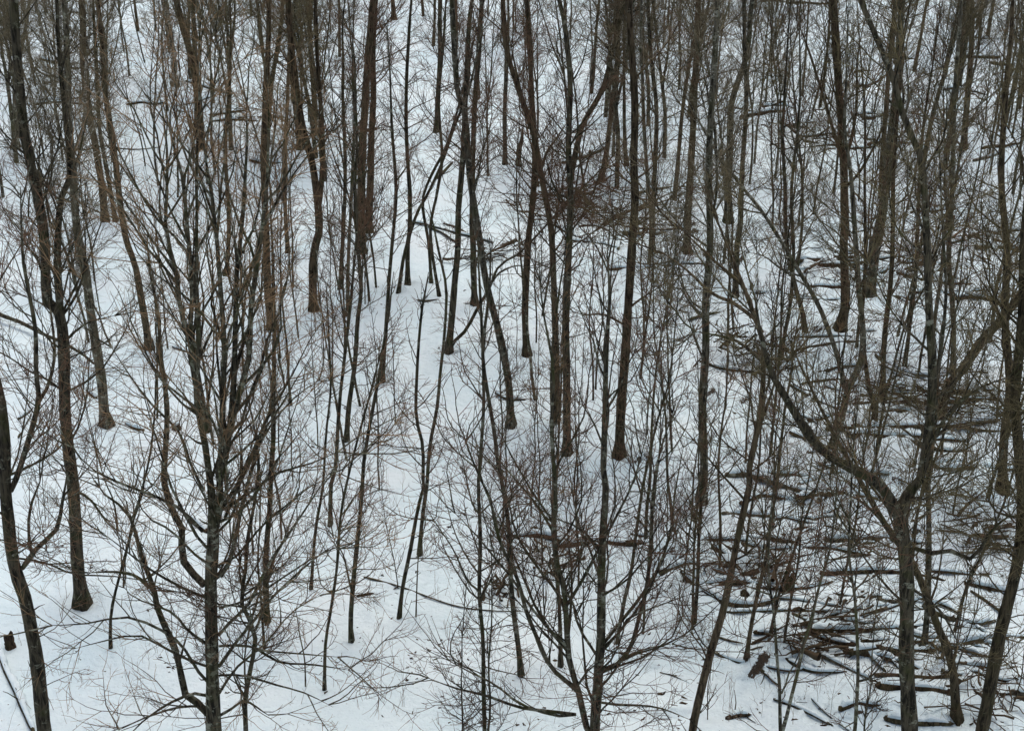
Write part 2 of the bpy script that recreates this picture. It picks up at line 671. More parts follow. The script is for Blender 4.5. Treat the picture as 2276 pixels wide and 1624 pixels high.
# ------------------------------------------------------------------ the ground: one snow sheet to the horizon
def axis(lo, hi, fine, far_lo, far_hi):
    core = np.arange(lo, hi + 1e-6, fine)
    g = 1.25 ** np.arange(1, 40) * fine
    up_ = hi + np.cumsum(g)
    dn = lo - np.cumsum(g)
    return np.concatenate([dn[dn > far_lo][::-1], core, up_[up_ < far_hi]])


gx = axis(-20, 2, 0.14, -900, 2.01)
gx = np.concatenate([gx, axis(2.08, 20, 0.08, 2.05, 900)])
gy = axis(19, 62, 0.10, -400, 1500)
gyy = np.concatenate([gy[gy < 62], np.arange(62, 112, 0.25), 112 + np.cumsum(1.25 ** np.arange(1, 32) * .35)])
X, Y = np.meshgrid(gx, gyy)
Z = ground(X, Y)
# low mounds where stumps, stones and old wood lie under the snow
for _ in range(150):
    mx, my = rng.uniform(2, 20), rng.uniform(25, 58)
    if mx < 1.0 + 0.09 * (my - 26):
        continue
    rr = rng.uniform(0.25, 0.7)
    Z = Z + rng.uniform(0.08, 0.22) * np.exp(-(((X - mx) / rr) ** 2 + ((Y - my) / (rr * .8)) ** 2))
nx, ny = len(gx), len(gyy)
ii = np.arange(nx * ny).reshape(ny, nx)
F = np.stack([ii[:-1, :-1], ii[:-1, 1:], ii[1:, 1:], ii[1:, :-1]], -1).reshape(-1, 4)
SNOW_XYZ = np.stack([X, Y, Z], -1).reshape(-1, 3)
acc = Acc()
acc.quads(SNOW_XYZ, F)
GROUND = tag(acc.build("ground", [SNOW]), kind="structure")

# ------------------------------------------------------------------ the trees one can tell apart
BIG = (0.42, 2.1, 2.6)
MID = (0.38, 2.1, 1.9)
THIN = (0.34, 2.2, 1.3)
POLE = (0.5, 1.6, 1.1)

tree("deciduous_tree", "thick dark trunk leaning in at the lower edge beside the snowy broken stump",
     ["34 22 118,1740 98,1623 80,1467 57,1317 37,1250 18,1083 8,950 -20,820 -60,650"],
     ["12 7 50,1262 57,1258 70,1227 100,1197 127,1167 137,1120 145,1083 150,1050",
      "8 5 70,1227 65,1190 63,1150 72,1105 83,1083 90,1050",
      "13 8 24,1090 37,1058 62,980 87,888 80,820 77,742 63,641 50,542 40,420",
      "9 5 87,892 110,850 123,782 117,710 108,640",
      "5 3 40,1240 100,1250 165,1275 250,1280 330,1290"], h=16, bk='dark', tw='red', crown=(0.45, 1.8, 2.4),
     ref="the thick leaning trunk by the broken stump")
tree("deciduous_tree", "tall straight trunk with splayed brown roots bare in clean snow",
     ["29 20 183,1342 180,1283 173,1183 163,1075 143,942 142,775 133,692 110,675 100,542 90,483 67,350 57,283 30,0",
      "16 8 134,690 128,620 128,542 133,450 157,383 150,300 130,100 128,0"],
     ["7 3 142,760 170,735 205,715 260,700", "7 3 140,700 175,640 190,560 185,480", "6 3 165,1090 200,1110 245,1170 300,1190"],
     bk='dark', tw='grey', crown=(0.3, 2.0, 2.4), ref="the trunk with splayed roots")
tree("deciduous_tree", "grey lichen-flecked trunk standing behind the splayed-root trunk",
     ["23 12 240,942 230,908 220,825 203,708 190,608 178,542 173,500 163,367 150,200 143,0"], bk='pale', tw='grey',
     crown=(0.45, 2.0, 2.2), ref="the grey lichen-flecked trunk")
tree("deciduous_tree", "smooth brown trunk leaning over the small log, right of the grey lichen-flecked trunk",
     ["17 10 333,772 313,675 300,592 283,542 277,517 260,400 247,300 233,200 227,100 217,0"], bk='brown', tw='olive',
     crown=(0.45, 2.0, 2.0), ref="the smooth brown leaning trunk")
tree("deciduous_tree", "stout brown trunk far behind, curving out of a bare patch of snow",
     ["17 14 233,490 225,420 217,367 197,233 187,100 180,0"], bk='brown', tw='olive', crown=(0.45, 2.0, 2.4), ref="the stout curving brown trunk")
tree("deciduous_tree", "thin dark trunk with a crooked foot beside the stout curving brown trunk",
     ["10 7 260,493 247,433 233,350 222,283 215,180 205,0"], crown=MID, ref="the crooked-foot trunk")
tree("birch", "pale mottled trunk forking low behind the splayed-root trunk",
     ["15 8 178,612 173,533 167,400 153,283 140,180 133,133 130,0", "9 5 165,380 180,320 188,250 190,160 200,60"], bk='birch', tw='grey',
     crown=MID, ref="the pale mottled birch")
tree("deciduous_tree", "large many-stemmed tree with lichened bark and a tan vase-shaped twig crown",
     ["44 6 470,1770 470,1623,36 470,1500,29 470,1417,27 470,1283,26 473,1183,26 467,1075,15 460,975,14 450,908 447,842 453,775 447,642 443,542 440,420",
      "15 8 478,1178 488,1115 485,1050 490,992 493,875 497,775 490,642 483,542 470,420",
      "13 8 490,1060 507,975 520,842 523,742 527,608 535,542 545,420",
      "13 8 462,960 440,860 425,760 430,640 420,520 408,400",
      "13 8 505,980 528,880 550,800 555,690 575,560 590,450",
      "12 7 455,930 432,800 402,690 392,600 370,520 372,420"],
     ["17 9 455,1300 440,1285 410,1260 400,1217 403,1183 383,1133 370,1083 367,1042 370,942 367,858 357,792 353,708 333,600 330,520",
      "11 6 490,1280 500,1272 517,1227 533,1150 550,1080 570,1000 590,930 640,850",
      "17 9 462,1585 453,1567 430,1550 413,1540 393,1467 383,1433 350,1360 340,1310 313,1233 293,1157 262,1120 233,1100 213,1070",
      "9 4 340,1310 300,1280 250,1272 190,1275",
      "9 5 293,1160 305,1130 318,1085 316,1060",
      "8 4 487,1410 520,1375 555,1340 600,1250 660,1160 700,1100 740,1040",
      "8 4 487,1480 520,1430 560,1380 610,1320 700,1240 760,1200",
      "6 3 487,1435 540,1432 590,1445 680,1453 760,1460",
      "7 3 465,1330 440,1320 395,1300 330,1262 270,1215 225,1180",
      "6 3 487,1350 530,1340 590,1310 650,1270 705,1235 765,1215",
      "6 3 487,1255 530,1230 580,1170 640,1120 700,1075 770,1050",
      "6 3 458,1250 430,1230 380,1180 330,1150 290,1085",
      "6 3 487,1500 540,1500 610,1520 680,1540 740,1570",
      "7 3 487,1540 530,1480 590,1430 650,1360 720,1320",
      "6 3 460,1480 420,1465 370,1440 310,1410 250,1420 160,1445",
      "7 4 460,1545 430,1540 380,1560 320,1600 280,1640",
      "7 4 462,1515 440,1490 400,1430 350,1395 280,1370 190,1385 100,1390",
      "6 3 455,1570 400,1570 330,1590 260,1625",
      "7 3 460,1430 420,1405 380,1360 300,1330 270,1300",
      "7 4 487,1590 520,1570 545,1555 600,1590",
      "8 4 500,1130 560,1090 620,1050 690,1030 760,1000",
      "8 4 450,1180 400,1130 340,1100 270,1075 200,1040 150,985",
      "8 4 500,1150 545,1050 600,950 660,880 720,840",
      "7 4 452,1090 420,1020 400,960 340,900 300,850 240,760"],
     h=16.4, bk='lichen', tw='tan', crown=(0.40, 2.0, 2.9), spread=0.66, dens=0.5, fine=0.75, ref="the many-stemmed tree with the tan crown", up=0.17)
tree("deciduous_tree", "crooked young tree forking twice close beside the many-stemmed tree",
     ["13 7 547,1740 547,1623 547,1550 570,1433 563,1390 537,1333 545,1280 550,1200 565,1120 575,1040"],
     ["6 3 547,1550 530,1525 520,1500 515,1480", "6 4 568,1400 585,1340 600,1260 640,1190", "6 3 570,1440 620,1470 690,1475 780,1490"],
     h=9.5, tw='red', crown=(0.35, 2.2, 1.6), ref="the crooked twice-forked young tree")
tree("deciduous_tree", "slim tree rising straight from bare snow just past the many-stemmed tree",
     ["13 7 590,1380 590,1250 600,1117 603,1042 610,975 610,875 612,742 608,600"], h=11, tw='red', crown=THIN, ref="the slim straight tree past the many-stemmed one")
tree("deciduous_tree", "brown trunk with a clean foot behind the slim straight tree",
     ["18 11 603,730 597,642 590,542 588,440 585,330 590,200 598,60"], bk='brown', tw='tan', crown=MID, ref="the clean-footed brown trunk")
tree("deciduous_tree", "slim trunk with a snow-free foot among thin saplings, second past the many-stemmed tree",
     ["10 6 730,1167 737,1083 747,1042 753,908 765,800 778,690 790,560"], h=11, crown=THIN, ref="the slim snow-free trunk")
tree("sapling", "thin leaning sapling in front of the slim snow-free trunk",
     ["7 4 687,1307 700,1183 717,1083 725,960 735,860 730,740"], h=8, crown=THIN, ref="the thin leaning sapling")
tree("sapling", "thin sapling with one bend, foremost on the open snow slope",
     ["8 5 717,1530 723,1433 733,1367 747,1267 757,1150 775,1060 800,960 830,850"], h=9, crown=THIN, ref="the foremost bent sapling")
tree("sapling", "short sapling under the many-stemmed tree, forking low",
     ["6 4 587,1440 580,1330 573,1250 578,1160"], ["4 2 580,1330 555,1290 545,1260"], h=5.5, crown=THIN)
tree("sapling", "wavy sapling rising between the splayed-root trunk and the many-stemmed tree",
     ["7 4 242,1437 247,1367 267,1277 287,1200 295,1157 315,1090 335,1000 345,900"], h=8.5, crown=THIN, ref="the wavy sapling")
tree("sapling", "short slim sapling arching at the left of the wavy sapling",
     ["5 3 260,1178 255,1120 240,1085 225,1040"], h=4.5, crown=THIN)
tree("dead_stick", "short bare stick standing in snow before the foremost bent sapling", ["4 3 677,1527 677,1470 668,1420"], h=1.9, crown=(0.5, .8, .4), flare=False)
tree("deciduous_tree", "slim tree with a slightly swollen foot at the edge of the open snow",
     ["11 6 779,1423 779,1383 785,1300 795,1200 805,1100 810,1025 826,930 845,830 858,740"],
     ["5 3 781,1310 770,1260 762,1230 740,1190"], h=9.5, crown=THIN, ref="the swollen-footed slim tree")
tree("deciduous_tree", "slender curving tree whose foot meets a fallen twig on the open snow",
     ["9 6 884,1370 895,1300 912,1217 929,1133 942,1083 940,1040 940,992 925,925 927,842 932,758 938,690"], h=9, crown=(0.5, 1.7, 1.2),
     ref="the slender curving tree")
tree("deciduous_tree", "slender dark tree with a crook near its top, alone on the snow path",
     ["10 6 929,1232 935,1183 949,1083 952,1042 959,975 972,908 979,825 985,775 989,725 992,642 975,560"],
     h=9.5, crown=(0.62, 1.5, 1.2), ref="the dark tree alone on the snow path")
tree("sapling", "threadlike sapling in the open snow by the slender curving tree", ["3.5 2 922,1372 926,1300 930,1230 940,1190"], h=3.2, crown=(0.3, 2, .6), flare=False)
tree("deciduous_tree", "very straight blackish pole crossing the lower edge in front of the fallen snowy trunk",
     ["11 7 1078,1740 1075,1623 1073,1520 1072,1417 1065,1317 1069,1200 1065,1083 1070,1010 1076,900 1072,760 1068,650"],
     ["5 3 1068,1315 1040,1290 1010,1225 985,1185 960,1150", "5 3 1066,1330 1090,1290 1100,1265"], h=11, crown=(0.5, 1.8, 1.4), ref="the straight blackish pole")
tree("deciduous_tree", "slim tree with a brown foot between the blackish pole and the wide forked tree",
     ["12 7 1160,1497 1152,1433 1142,1350 1135,1250 1132,1167 1119,1083 1109,1042 1095,942 1085,875 1075,790 1085,680"], bk='pale',
     h=10.5, crown=THIN, ref="the slim brown-footed tree")
tree("deciduous_tree", "slim straight stem rising behind the wide forked tree",
     ["10 6 1247,1477 1245,1383 1239,1283 1229,1183 1232,1090 1230,980 1225,860 1230,740"], h=11, crown=THIN, tw='tan', ref="the stem behind the wide forked tree")
tree("deciduous_tree", "wide forked tree with several rising stems and low limbs at the lower edge",
     ["26 10 1330,1770 1328,1690 1322,1623 1332,1517 1339,1417 1339,1317 1339,1217 1345,1083 1339,1058 1342,908 1345,800 1350,720",
      "15 7 1324,1650 1305,1617 1285,1533 1265,1467 1259,1383 1255,1317 1239,1250 1232,1183 1236,1083 1225,960 1228,840"],
     ["11 6 1284,1535 1225,1483 1192,1417 1165,1357 1145,1283 1109,1200 1089,1117 1060,1050 1030,960",
      "11 6 1336,1492 1369,1480 1402,1440 1419,1377 1432,1323 1442,1250 1452,1100 1470,1000 1500,900",
      "8 4 1342,1428 1375,1385 1412,1340 1458,1270 1490,1185 1500,1100 1520,980",
      "8 4 1280,1587 1230,1582 1159,1573 1120,1560 1075,1543 1009,1527 940,1500",
      "7 4 1280,1587 1240,1590 1159,1565 1100,1520 1040,1490 990,1462",
      "7 4 1265,1440 1220,1400 1170,1340 1140,1290 1100,1240 1050,1180 1000,1130",
      "7 4 1262,1400 1245,1330 1200,1270 1150,1190 1130,1110 1100,1030",
      "7 4 1335,1470 1310,1430 1285,1390 1270,1330 1235,1280 1200,1220",
      "6 3 1341,1445 1380,1400 1400,1370 1480,1340 1540,1320",
      "6 3 1336,1560 1370,1565 1460,1570 1540,1600",
      "6 3 1336,1525 1360,1500 1390,1460 1440,1440 1500,1430",
      "8 4 1256,1350 1290,1300 1330,1230 1370,1150 1410,1060 1440,950"],
     h=12.4, bk='lichen', tw='red', crown=(0.26, 2.0, 2.6), spread=0.8, dens=0.55, fine=0.75, ref="the wide forked tree", up=0.11)
tree("deciduous_tree", "smooth bare trunk leaning up out of the lower edge past the mossy fallen bough",
     ["21 11 1525,1740 1537,1623 1560,1525 1584,1440 1610,1350 1630,1250 1647,1167 1667,1083 1664,1058 1674,1008 1690,925 1697,842 1694,742 1677,708"],
     ["10 5 1694,740 1677,708 1664,658 1640,625 1600,592 1550,542 1510,500",
      "9 5 1677,708 1630,672 1584,652 1550,620 1517,592 1470,560",
      "10 6 1684,960 1700,910 1712,870 1718,835"], h=13, bk='brown', tw='olive', crown=(0.5, 2.2, 1.8), ref="the smooth leaning trunk past the mossy bough")
tree("deciduous_tree", "heavy dark trunk whose arching limb sweeps far over the fallen logs",
     ["35 11 2017,1740 2017,1623 2017,1450 2017,1350 2014,1250 2003,1167 1998,1130,30 2022,1095,22 2037,1083 2050,1042 2070,908,19 2077,808 2070,675 2064,533 2050,367 2010,267 1984,167 1934,50 1910,0"],
     ["27 13 2000,1150 1990,1133 1957,1082 1934,1062 1884,1035 1834,1002 1800,958 1750,882 1717,825 1697,742 1690,690",
      "10 5 2058,1000 2100,930 2150,880 2200,850 2260,830",
      "9 5 1717,825 1680,790 1640,760 1590,745 1540,735",
      "12 7 2012,1245 2030,1215 2062,1228 2110,1223 2160,1240 2200,1180 2250,1140",
      "8 4 2013,1230 1970,1170 1930,1125 1870,1090 1800,1085",
      "8 4 2014,1300 2060,1330 2100,1370 2130,1430"], h=17, bk='dark', tw='olive', crown=(0.34, 2.0, 2.4), ref="the heavy trunk with the arching limb")
tree("deciduous_tree", "lichened forked tree rooted where the arching limb touches the big logs",
     ["17 9 1846,1000 1850,985 1874,908 1880,870 1884,858 1910,808 1917,742 1910,642 1905,560 1900,480 1893,380",
      "11 7 1878,865 1860,792 1837,725 1817,675 1784,615 1750,558 1700,480 1660,430"],
     ["6 3 1910,640 1930,600 1950,560 1985,520", "5 3 1784,615 1740,600 1700,570 1660,560"], h=13, bk='pale', tw='olive', crown=(0.5, 2.2, 2.0), ref="the lichened forked tree")
tree("deciduous_tree", "stout bare grey trunk with a leaning foot above the stacked logs",
     ["21 17 1864,730 1872,700 1877,675 1877,542 1880,533 1877,400 1870,300 1862,180 1855,60 1850,0"],
     ["9 4 1872,360 1850,290 1830,217 1810,150 1794,100 1770,33", "8 4 1875,365 1895,290 1905,217 1906,133 1920,50", "7 4 1876,420 1910,385 1945,325 1975,250"],
     bk='brown', tw='olive', crown=(0.4, 2.2, 2.4), ref="the stout bare grey trunk")
tree("deciduous_tree", "smooth grey trunk tilting up beside the stout bare grey trunk",
     ["21 14 1936,655 1945,590 1950,542 1960,467 1974,333 1990,217 2000,100 2005,0"], bk='pale', tw='olive', crown=(0.5, 2.0, 2.2), ref="the smooth tilting grey trunk")
tree("deciduous_tree", "long pale trunk with an evenly straight stem between the wide forked tree and leaning trunk",
     ["19 12 1561,1112 1560,1083 1564,1058 1560,908 1567,775 1567,675 1580,542 1577,367 1587,167 1594,0"],
     ["7 4 1578,500 1595,420 1590,300 1570,200 1550,100", "5 3 1565,800 1540,740 1530,690"], bk='pale', tw='grey', crown=(0.42, 2.2, 2.2), ref="the long pale straight trunk")
tree("deciduous_tree", "sturdy brown trunk with a flat clean foot in the middle of the slope",
     ["23 15 1375,1008 1382,875 1389,758 1399,642 1405,542 1412,433 1410,330 1409,267 1402,133 1398,0"],
     ["6 3 1385,720 1340,700 1300,700 1270,690", "6 3 1392,690 1430,660 1480,630", "5 3 1410,400 1450,370 1490,310"],
     bk='brown', tw='grey', crown=(0.45, 2.1, 2.3), ref="the sturdy flat-footed brown trunk")
tree("deciduous_tree", "straight rough trunk, front one of the pair standing close together mid-slope",
     ["19 12 1259,1005 1259,875 1255,742 1259,642 1265,542 1268,430 1262,320 1266,200 1258,80"], bk='dark', tw='red', crown=(0.45, 2.0, 2.1), ref="the rough front trunk of the close pair")
tree("deciduous_tree", "dark trunk bending far over at the top, rear one of the close pair",
     ["17 11 1235,935 1235,775 1232,642 1227,542 1222,500 1202,400 1179,283 1152,200 1128,110 1120,0"],
     ["8 4 1178,285 1160,220 1148,160 1135,100", "7 4 1200,395 1215,340 1235,310 1262,270"], bk='brown', tw='red', crown=(0.5, 2.0, 2.2), ref="the bending rear trunk of the close pair")
tree("deciduous_tree", "plain brown trunk with a square-cut looking foot left of the close pair",
     ["17 12 1172,788 1169,692 1175,542 1179,500 1187,400 1189,330 1180,200 1176,80"], bk='brown', tw='red', crown=(0.45, 2.0, 2.0), ref="the plain brown trunk")
tree("deciduous_tree", "long smooth trunk leaning diagonally with a broken slab of wood at its foot",
     ["17 11 1137,945 1129,858 1109,742 1085,642 1069,542 1045,400 1035,267 1015,200 1009,100 1006,0"],
     ["6 3 1085,640 1110,605 1150,590 1180,600", "6 3 1030,240 1050,170 1072,60"], bk='pale', tw='red', crown=(0.5, 2.0, 2.2), ref="the long diagonal trunk")
tree("deciduous_tree", "dark trunk sharing its root with a slanting second stem at the path",
     ["15 10 995,780 1005,692 1012,608 1019,542 1022,467 1029,333 1035,200 1040,60",
      "9 5 998,776 1010,757 1035,732 1065,675 1085,645 1110,590 1160,560"], tw='red', crown=(0.45, 2.0, 1.9), ref="the dark trunk with the slanting second stem")
tree("deciduous_tree", "straight dark pole behind the long diagonal trunk",
     ["13 10 1055,675 1052,542 1049,517 1052,333 1059,167 1072,0"], tw='red', crown=(0.5, 1.9, 1.9), ref="the straight dark pole")
tree("deciduous_tree", "straight pole with a dark sunken foot above the snow path",
     ["11 7 905,632 909,542 912,500 905,333 903,200 910,60"], tw='red', crown=(0.5, 1.9, 1.7), ref="the sunken-footed pole")
tree("deciduous_tree", "slanting thin stem crossing another one above the snow path",
     ["7 5 959,627 952,542 939,450 960,390 992,333 1012,267 1030,190"], h=11, crown=(0.6, 1.8, 1.4), ref="the crossing slanted stem")
tree("deciduous_tree", "thin stem with a bent foot beside the crossing slanted stem",
     ["7 6 979,657 962,568 957,500 970,430 982,350 975,230 985,100"], h=12, crown=(0.6, 1.8, 1.4))
tree("deciduous_tree", "thin tree leaning to the pole, crossing under the slanted stem",
     ["8 5 880,650 895,580 909,527 930,470 952,433 985,360 1005,300 1030,230"], h=10, crown=(0.6, 1.8, 1.3))
tree("deciduous_tree", "straight thin trunk just in front of a bare snow bank, left of the snow path",
     ["9 7 849,848 855,775 865,642 872,542 880,420 872,300"], h=12, crown=(0.45, 2, 1.6), ref="the thin trunk by the snow bank")
tree("deciduous_tree", "slightly curved slim trunk standing in the row left of the snow path",
     ["11 7 767,978 775,908 789,808 795,708 802,640 795,542 790,430"], h=13, crown=(0.45, 2, 1.7), ref="the curved slim trunk in the row")
tree("deciduous_tree", "stout trunk splitting into two high forks with a foot in deep clean snow",
     ["19 12 700,685 698,592 703,542 710,500 693,367 667,267 650,133 640,0", "13 8 707,470 715,400 717,333 713,233 703,100 700,0"],
     ["7 4 693,367 680,330 655,290 610,250"], bk='brown', tw='olive', crown=(0.45, 2.1, 2.4), ref="the stout high-forked trunk")
tree("deciduous_tree", "massive left one of the twin dark trunks under a burl",
     ["21 15 800,560 802,500 805,333 812,233 822,100 829,0"], bk='brown', tw='red', crown=(0.5, 2.0, 2.4), ref="the massive twin trunk")
tree("deciduous_tree", "thinner companion of the massive twin trunk, touching it at the burl",
     ["17 12 818,515 821,450 824,367 825,267 829,180 833,0"], bk='brown', tw='red', crown=(0.5, 2.0, 2.2), ref="the thinner twin trunk")
tree("deciduous_tree", "isolated dark trunk with a hooked foot in an open white gap",
     ["12 10 969,293 972,233 977,133 979,0"], tw='red', crown=MID, ref="the hook-footed trunk")
tree("deciduous_tree", "small distant trunk ending high on the open slope behind the massive twin trunk",
     ["10 9 875,43 873,20 872,0"], bk='brown', crown=MID)
tree("deciduous_tree", "distant straight pole just behind the hook-footed trunk", ["7 6 962,102 965,50 967,0"], crown=MID)
tree("deciduous_tree", "pale straight trunk behind the bending rear trunk of the pair",
     ["10 8 1124,367 1122,267 1126,167 1122,40"], bk='pale', crown=MID, ref="the pale straight back trunk")
tree("deciduous_tree", "dark trunk leaning away to the upper edge beside the brush heap",
     ["13 10 1335,400 1352,300 1369,167 1372,0"], bk='brown', tw='olive', crown=(0.45, 2, 2.3), ref="the dark trunk leaning off the brush heap")
tree("deciduous_tree", "slanting long bough-like trunk rising from the brush heap towards the upper edge",
     ["14 8 1262,400 1292,283 1330,215 1352,167 1375,70 1392,0"], bk='moss', tw='olive', crown=(0.5, 2, 2.0))
tree("deciduous_tree", "slim upright trunk at the far end of the brush heap",
     ["12 8 1452,560 1452,517 1455,367 1459,233 1445,100 1440,0"], bk='dark', tw='olive', crown=MID, ref="the slim trunk at the brush heap's end")
tree("deciduous_tree", "slim grey pole above the level fallen log",
     ["9 7 1442,592 1447,500 1440,400 1430,250 1425,100"], bk='pale', tw='grey', crown=MID)
tree("deciduous_tree", "thick brown trunk in the dense upper stand, joined by two thin poles",
     ["18 13 1526,562 1530,480 1537,367 1544,233 1548,100 1550,0"], bk='brown', tw='grey', crown=(0.42, 2.2, 2.2), ref="the thick trunk of the dense upper stand")
tree("deciduous_tree", "grey trunk curving outward at the top beyond the dense upper stand",
     ["17 10 1617,493 1620,367 1630,233 1650,150 1664,100 1674,0"], bk='pale', tw='grey', crown=(0.45, 2.1, 2.2), ref="the outward-curving grey trunk")
tree("deciduous_tree", "even dark pole past the outward-curving grey trunk",
     ["13 8 1634,658 1637,542 1645,500 1650,367 1660,233 1657,100 1655,0"], bk='dark', tw='grey', crown=MID, ref="the even dark pole")
tree("deciduous_tree", "slim dark tree rising over the stringy fallen crown",
     ["10 7 1734,802 1744,742 1757,675 1765,560 1760,430 1772,300"], tw='red', crown=MID, ref="the slim tree over the fallen crown")
tree("deciduous_tree", "slanted thin trunk ending at the level snow-lined pole",
     ["11 8 1797,742 1784,692 1770,640 1750,540 1745,420"], tw='red', crown=MID)
tree("deciduous_tree", "upright trunk behind the big snow-capped logs with a slim twin",
     ["13 9 1964,892 1967,742 1977,642 1984,542 1986,400 1995,250"], bk='brown', tw='red', crown=MID, ref="the upright trunk behind the capped logs")
tree("deciduous_tree", "slim straight pole past the trunk behind the capped logs",
     ["9 7 2010,818 2020,742 2034,608 2040,480 2048,340"], tw='red', crown=MID, ref="the slim pole past the capped logs")
tree("deciduous_tree", "lichened straight trunk standing before the thick diagonal bole",
     ["13 9 2120,828 2120,742 2117,642 2110,542 2118,380 2122,200 2130,60"], bk='pale', tw='olive', crown=MID, ref="the lichened trunk before the diagonal bole")
tree("deciduous_tree", "trunk with a flared brown foot between the two long capped logs",
     ["12 8 1949,942 1942,900 1934,875 1924,808 1915,720 1922,620"], bk='brown', tw='red', crown=MID)
tree("sapling", "thin pole whose foot stands alone below the arching limb",
     ["7 5 1711,1015 1717,942 1724,875 1735,760 1738,640"], h=9, crown=THIN, ref="the thin pole below the arching limb")
tree("deciduous_tree", "huge rugged bole leaning inward at the frame's edge beside leafy stumps",
     ["30 20 2170,1700 2190,1580 2204,1517 2227,1417 2244,1350 2267,1260 2274,1180 2268,1075 2262,980 2258,880 2268,700"], bk='moss', tw='olive',
     crown=(0.4, 2.4, 2.4), h=16, ref="the huge rugged edge bole")
tree("leaning_tree", "thick diagonal bole slanting up to the frame's edge over the log heap",
     ["24 19 2078,920 2110,858 2144,818 2184,758 2234,702 2290,620"], bk='moss', tw='olive', crown=(0.3, 2.6, 2.0), h=9, ref="the thick diagonal bole")
tree("deciduous_tree", "dark stem tilting away behind the heavy trunk, foot beside the brown log",
     ["20 12 2134,1600 2117,1483 2084,1383 2057,1300 2034,1250 1990,1190 1950,1130"], bk='moss', tw='olive', crown=(0.4, 2.2, 1.7), h=10, ref="the tilting stem by the brown log")
tree("deciduous_tree", "grey pole directly behind the heavy trunk with the arching limb",
     ["14 10 2052,1440 2057,1400 2064,1283 2067,1150 2064,1083 2075,960 2085,820"], bk='pale', tw='grey', crown=MID, h=13)
tree("sapling", "reddish slim sapling right behind the smooth leaning trunk past the mossy bough",
     ["10 6 1654,1473 1667,1400 1684,1317 1704,1233 1714,1150 1724,1100 1735,1000 1745,900"], bk='brown', tw='red', h=10, crown=THIN, ref="the reddish slim sapling")
tree("sapling", "crooked sapling grown up through the snowy branch tangle",
     ["8 5 1710,1417 1730,1333 1757,1250 1790,1150 1815,1080"], h=8, crown=THIN, ref="the crooked sapling in the tangle")
tree("sapling", "straight thin sapling in front of the mossy fallen bough",
     ["9 6 1540,1387 1550,1300 1554,1183 1558,1120"], h=6.5, crown=THIN)
tree("snag", "short broken snag with a jagged top beside the pale back trunk", ["12 9 1152,367 1155,335 1160,312"], h=1.7, crown=(0.9, .4, .3), ref="the short broken snag")
tree("deciduous_tree", "mid-sized trunk with lopsided twigs at the very edge behind the edge bole",
     ["20 12 2236,1090 2230,980 2244,860 2236,700 2240,560 2228,400 2236,200"], bk='brown', tw='olive', crown=(0.35, 2.4, 2.2))
tree("deciduous_tree", "tall trunk near the upper corner with a long dark fallen pole at its foot",
     ["15 11 2143,330 2150,233 2157,133 2160,30"], bk='brown', tw='olive', crown=MID, ref="the tall corner trunk")
tree("deciduous_tree", "slim leaning trunk above the lone sawn log on open snow",
     ["11 8 2098,375 2110,320 2120,230 2135,120 2145,20"], bk='brown', tw='olive', crown=MID, ref="the slim trunk above the sawn log")
tree("deciduous_tree", "dark narrow trunk in the upper corner beside the slim leaning one",
     ["12 9 2130,195 2140,130 2150,60 2155,0"], bk='dark', tw='olive', crown=MID)
tree("deciduous_tree", "dark forked trunk in the upper left thicket",
     ["17 11 30,330 35,233 35,133 20,60 12,0", "10 6 36,160 50,90 62,20"], bk='pale', tw='olive', crown=(0.35, 2.4, 2.0), ref="the forked thicket trunk")
tree("deciduous_tree", "sturdy dark trunk over the frosted log in the upper thicket",
     ["18 13 198,265 195,233 190,120 186,0"], bk='brown', tw='olive', crown=(0.4, 2.3, 2.2), ref="the sturdy trunk over the frosted log")
tree("birch", "white-banded slim birch at the upper edge above the tan crown",
     ["14 10 392,190 385,130 378,80 366,0"], bk='birch', tw='grey', crown=MID, ref="the white-banded slim birch")
tree("deciduous_tree", "thick brown trunk leaning behind the tan crown",
     ["18 13 445,330 440,230 425,130 405,50 393,0"], bk='brown', tw='tan', crown=(0.45, 2.0, 2.2), ref="the thick trunk behind the tan crown")
tree("deciduous_tree", "straight brown trunk beside the thick one behind the tan crown",
     ["13 10 437,300 435,160 432,60 430,0"], bk='brown', tw='tan', crown=MID)
tree("deciduous_tree", "dark trunk forking into a broad dense fan of branches",
     ["12 9 592,320 600,250 605,190 618,110 628,30", "8 5 604,190 585,130 575,60 570,0"], bk='dark', tw='olive', crown=(0.4, 2.8, 2.5), ref="the dark trunk with the dense fan")
tree("deciduous_tree", "straight thick trunk right of the dense fan, bushy at the crown",
     ["16 12 668,330 655,230 648,120 640,20"], bk='brown', tw='olive', crown=(0.4, 2.4, 2.2), ref="the thick bushy-crowned trunk")
tree("deciduous_tree", "even brown trunk rising close to the high-forked trunk",
     ["13 10 700,300 697,200 690,90 688,0"], bk='brown', tw='olive', crown=MID)
for k, (x, y) in enumerate([(500, 610), (640, 560), (752, 640), (770, 700)]):
    tree("deciduous_tree", ["dark narrow trunk with a mossy foot in the gap behind the many-stemmed tree",
                            "narrow trunk between the clean-footed brown trunk and the high-forked trunk",
                            "thin twin-bent pole just in front of the massive twin trunk",
                            "slim grey pole nearest the curved slim trunk in the row"][k],
         [f"{(11, 9, 9, 8)[k]} 7 {x},{y} {x + (8, -6, 9, 4)[k]},{y - 130} {x + (2, -4, 14, 12)[k]},{y - 280} {x + (12, 4, 10, 20)[k]},{y - 430}"],
         bk=('moss', 'brown', 'dark', 'pale')[k], tw=('tan', 'olive', 'red', 'red')[k], crown=MID)


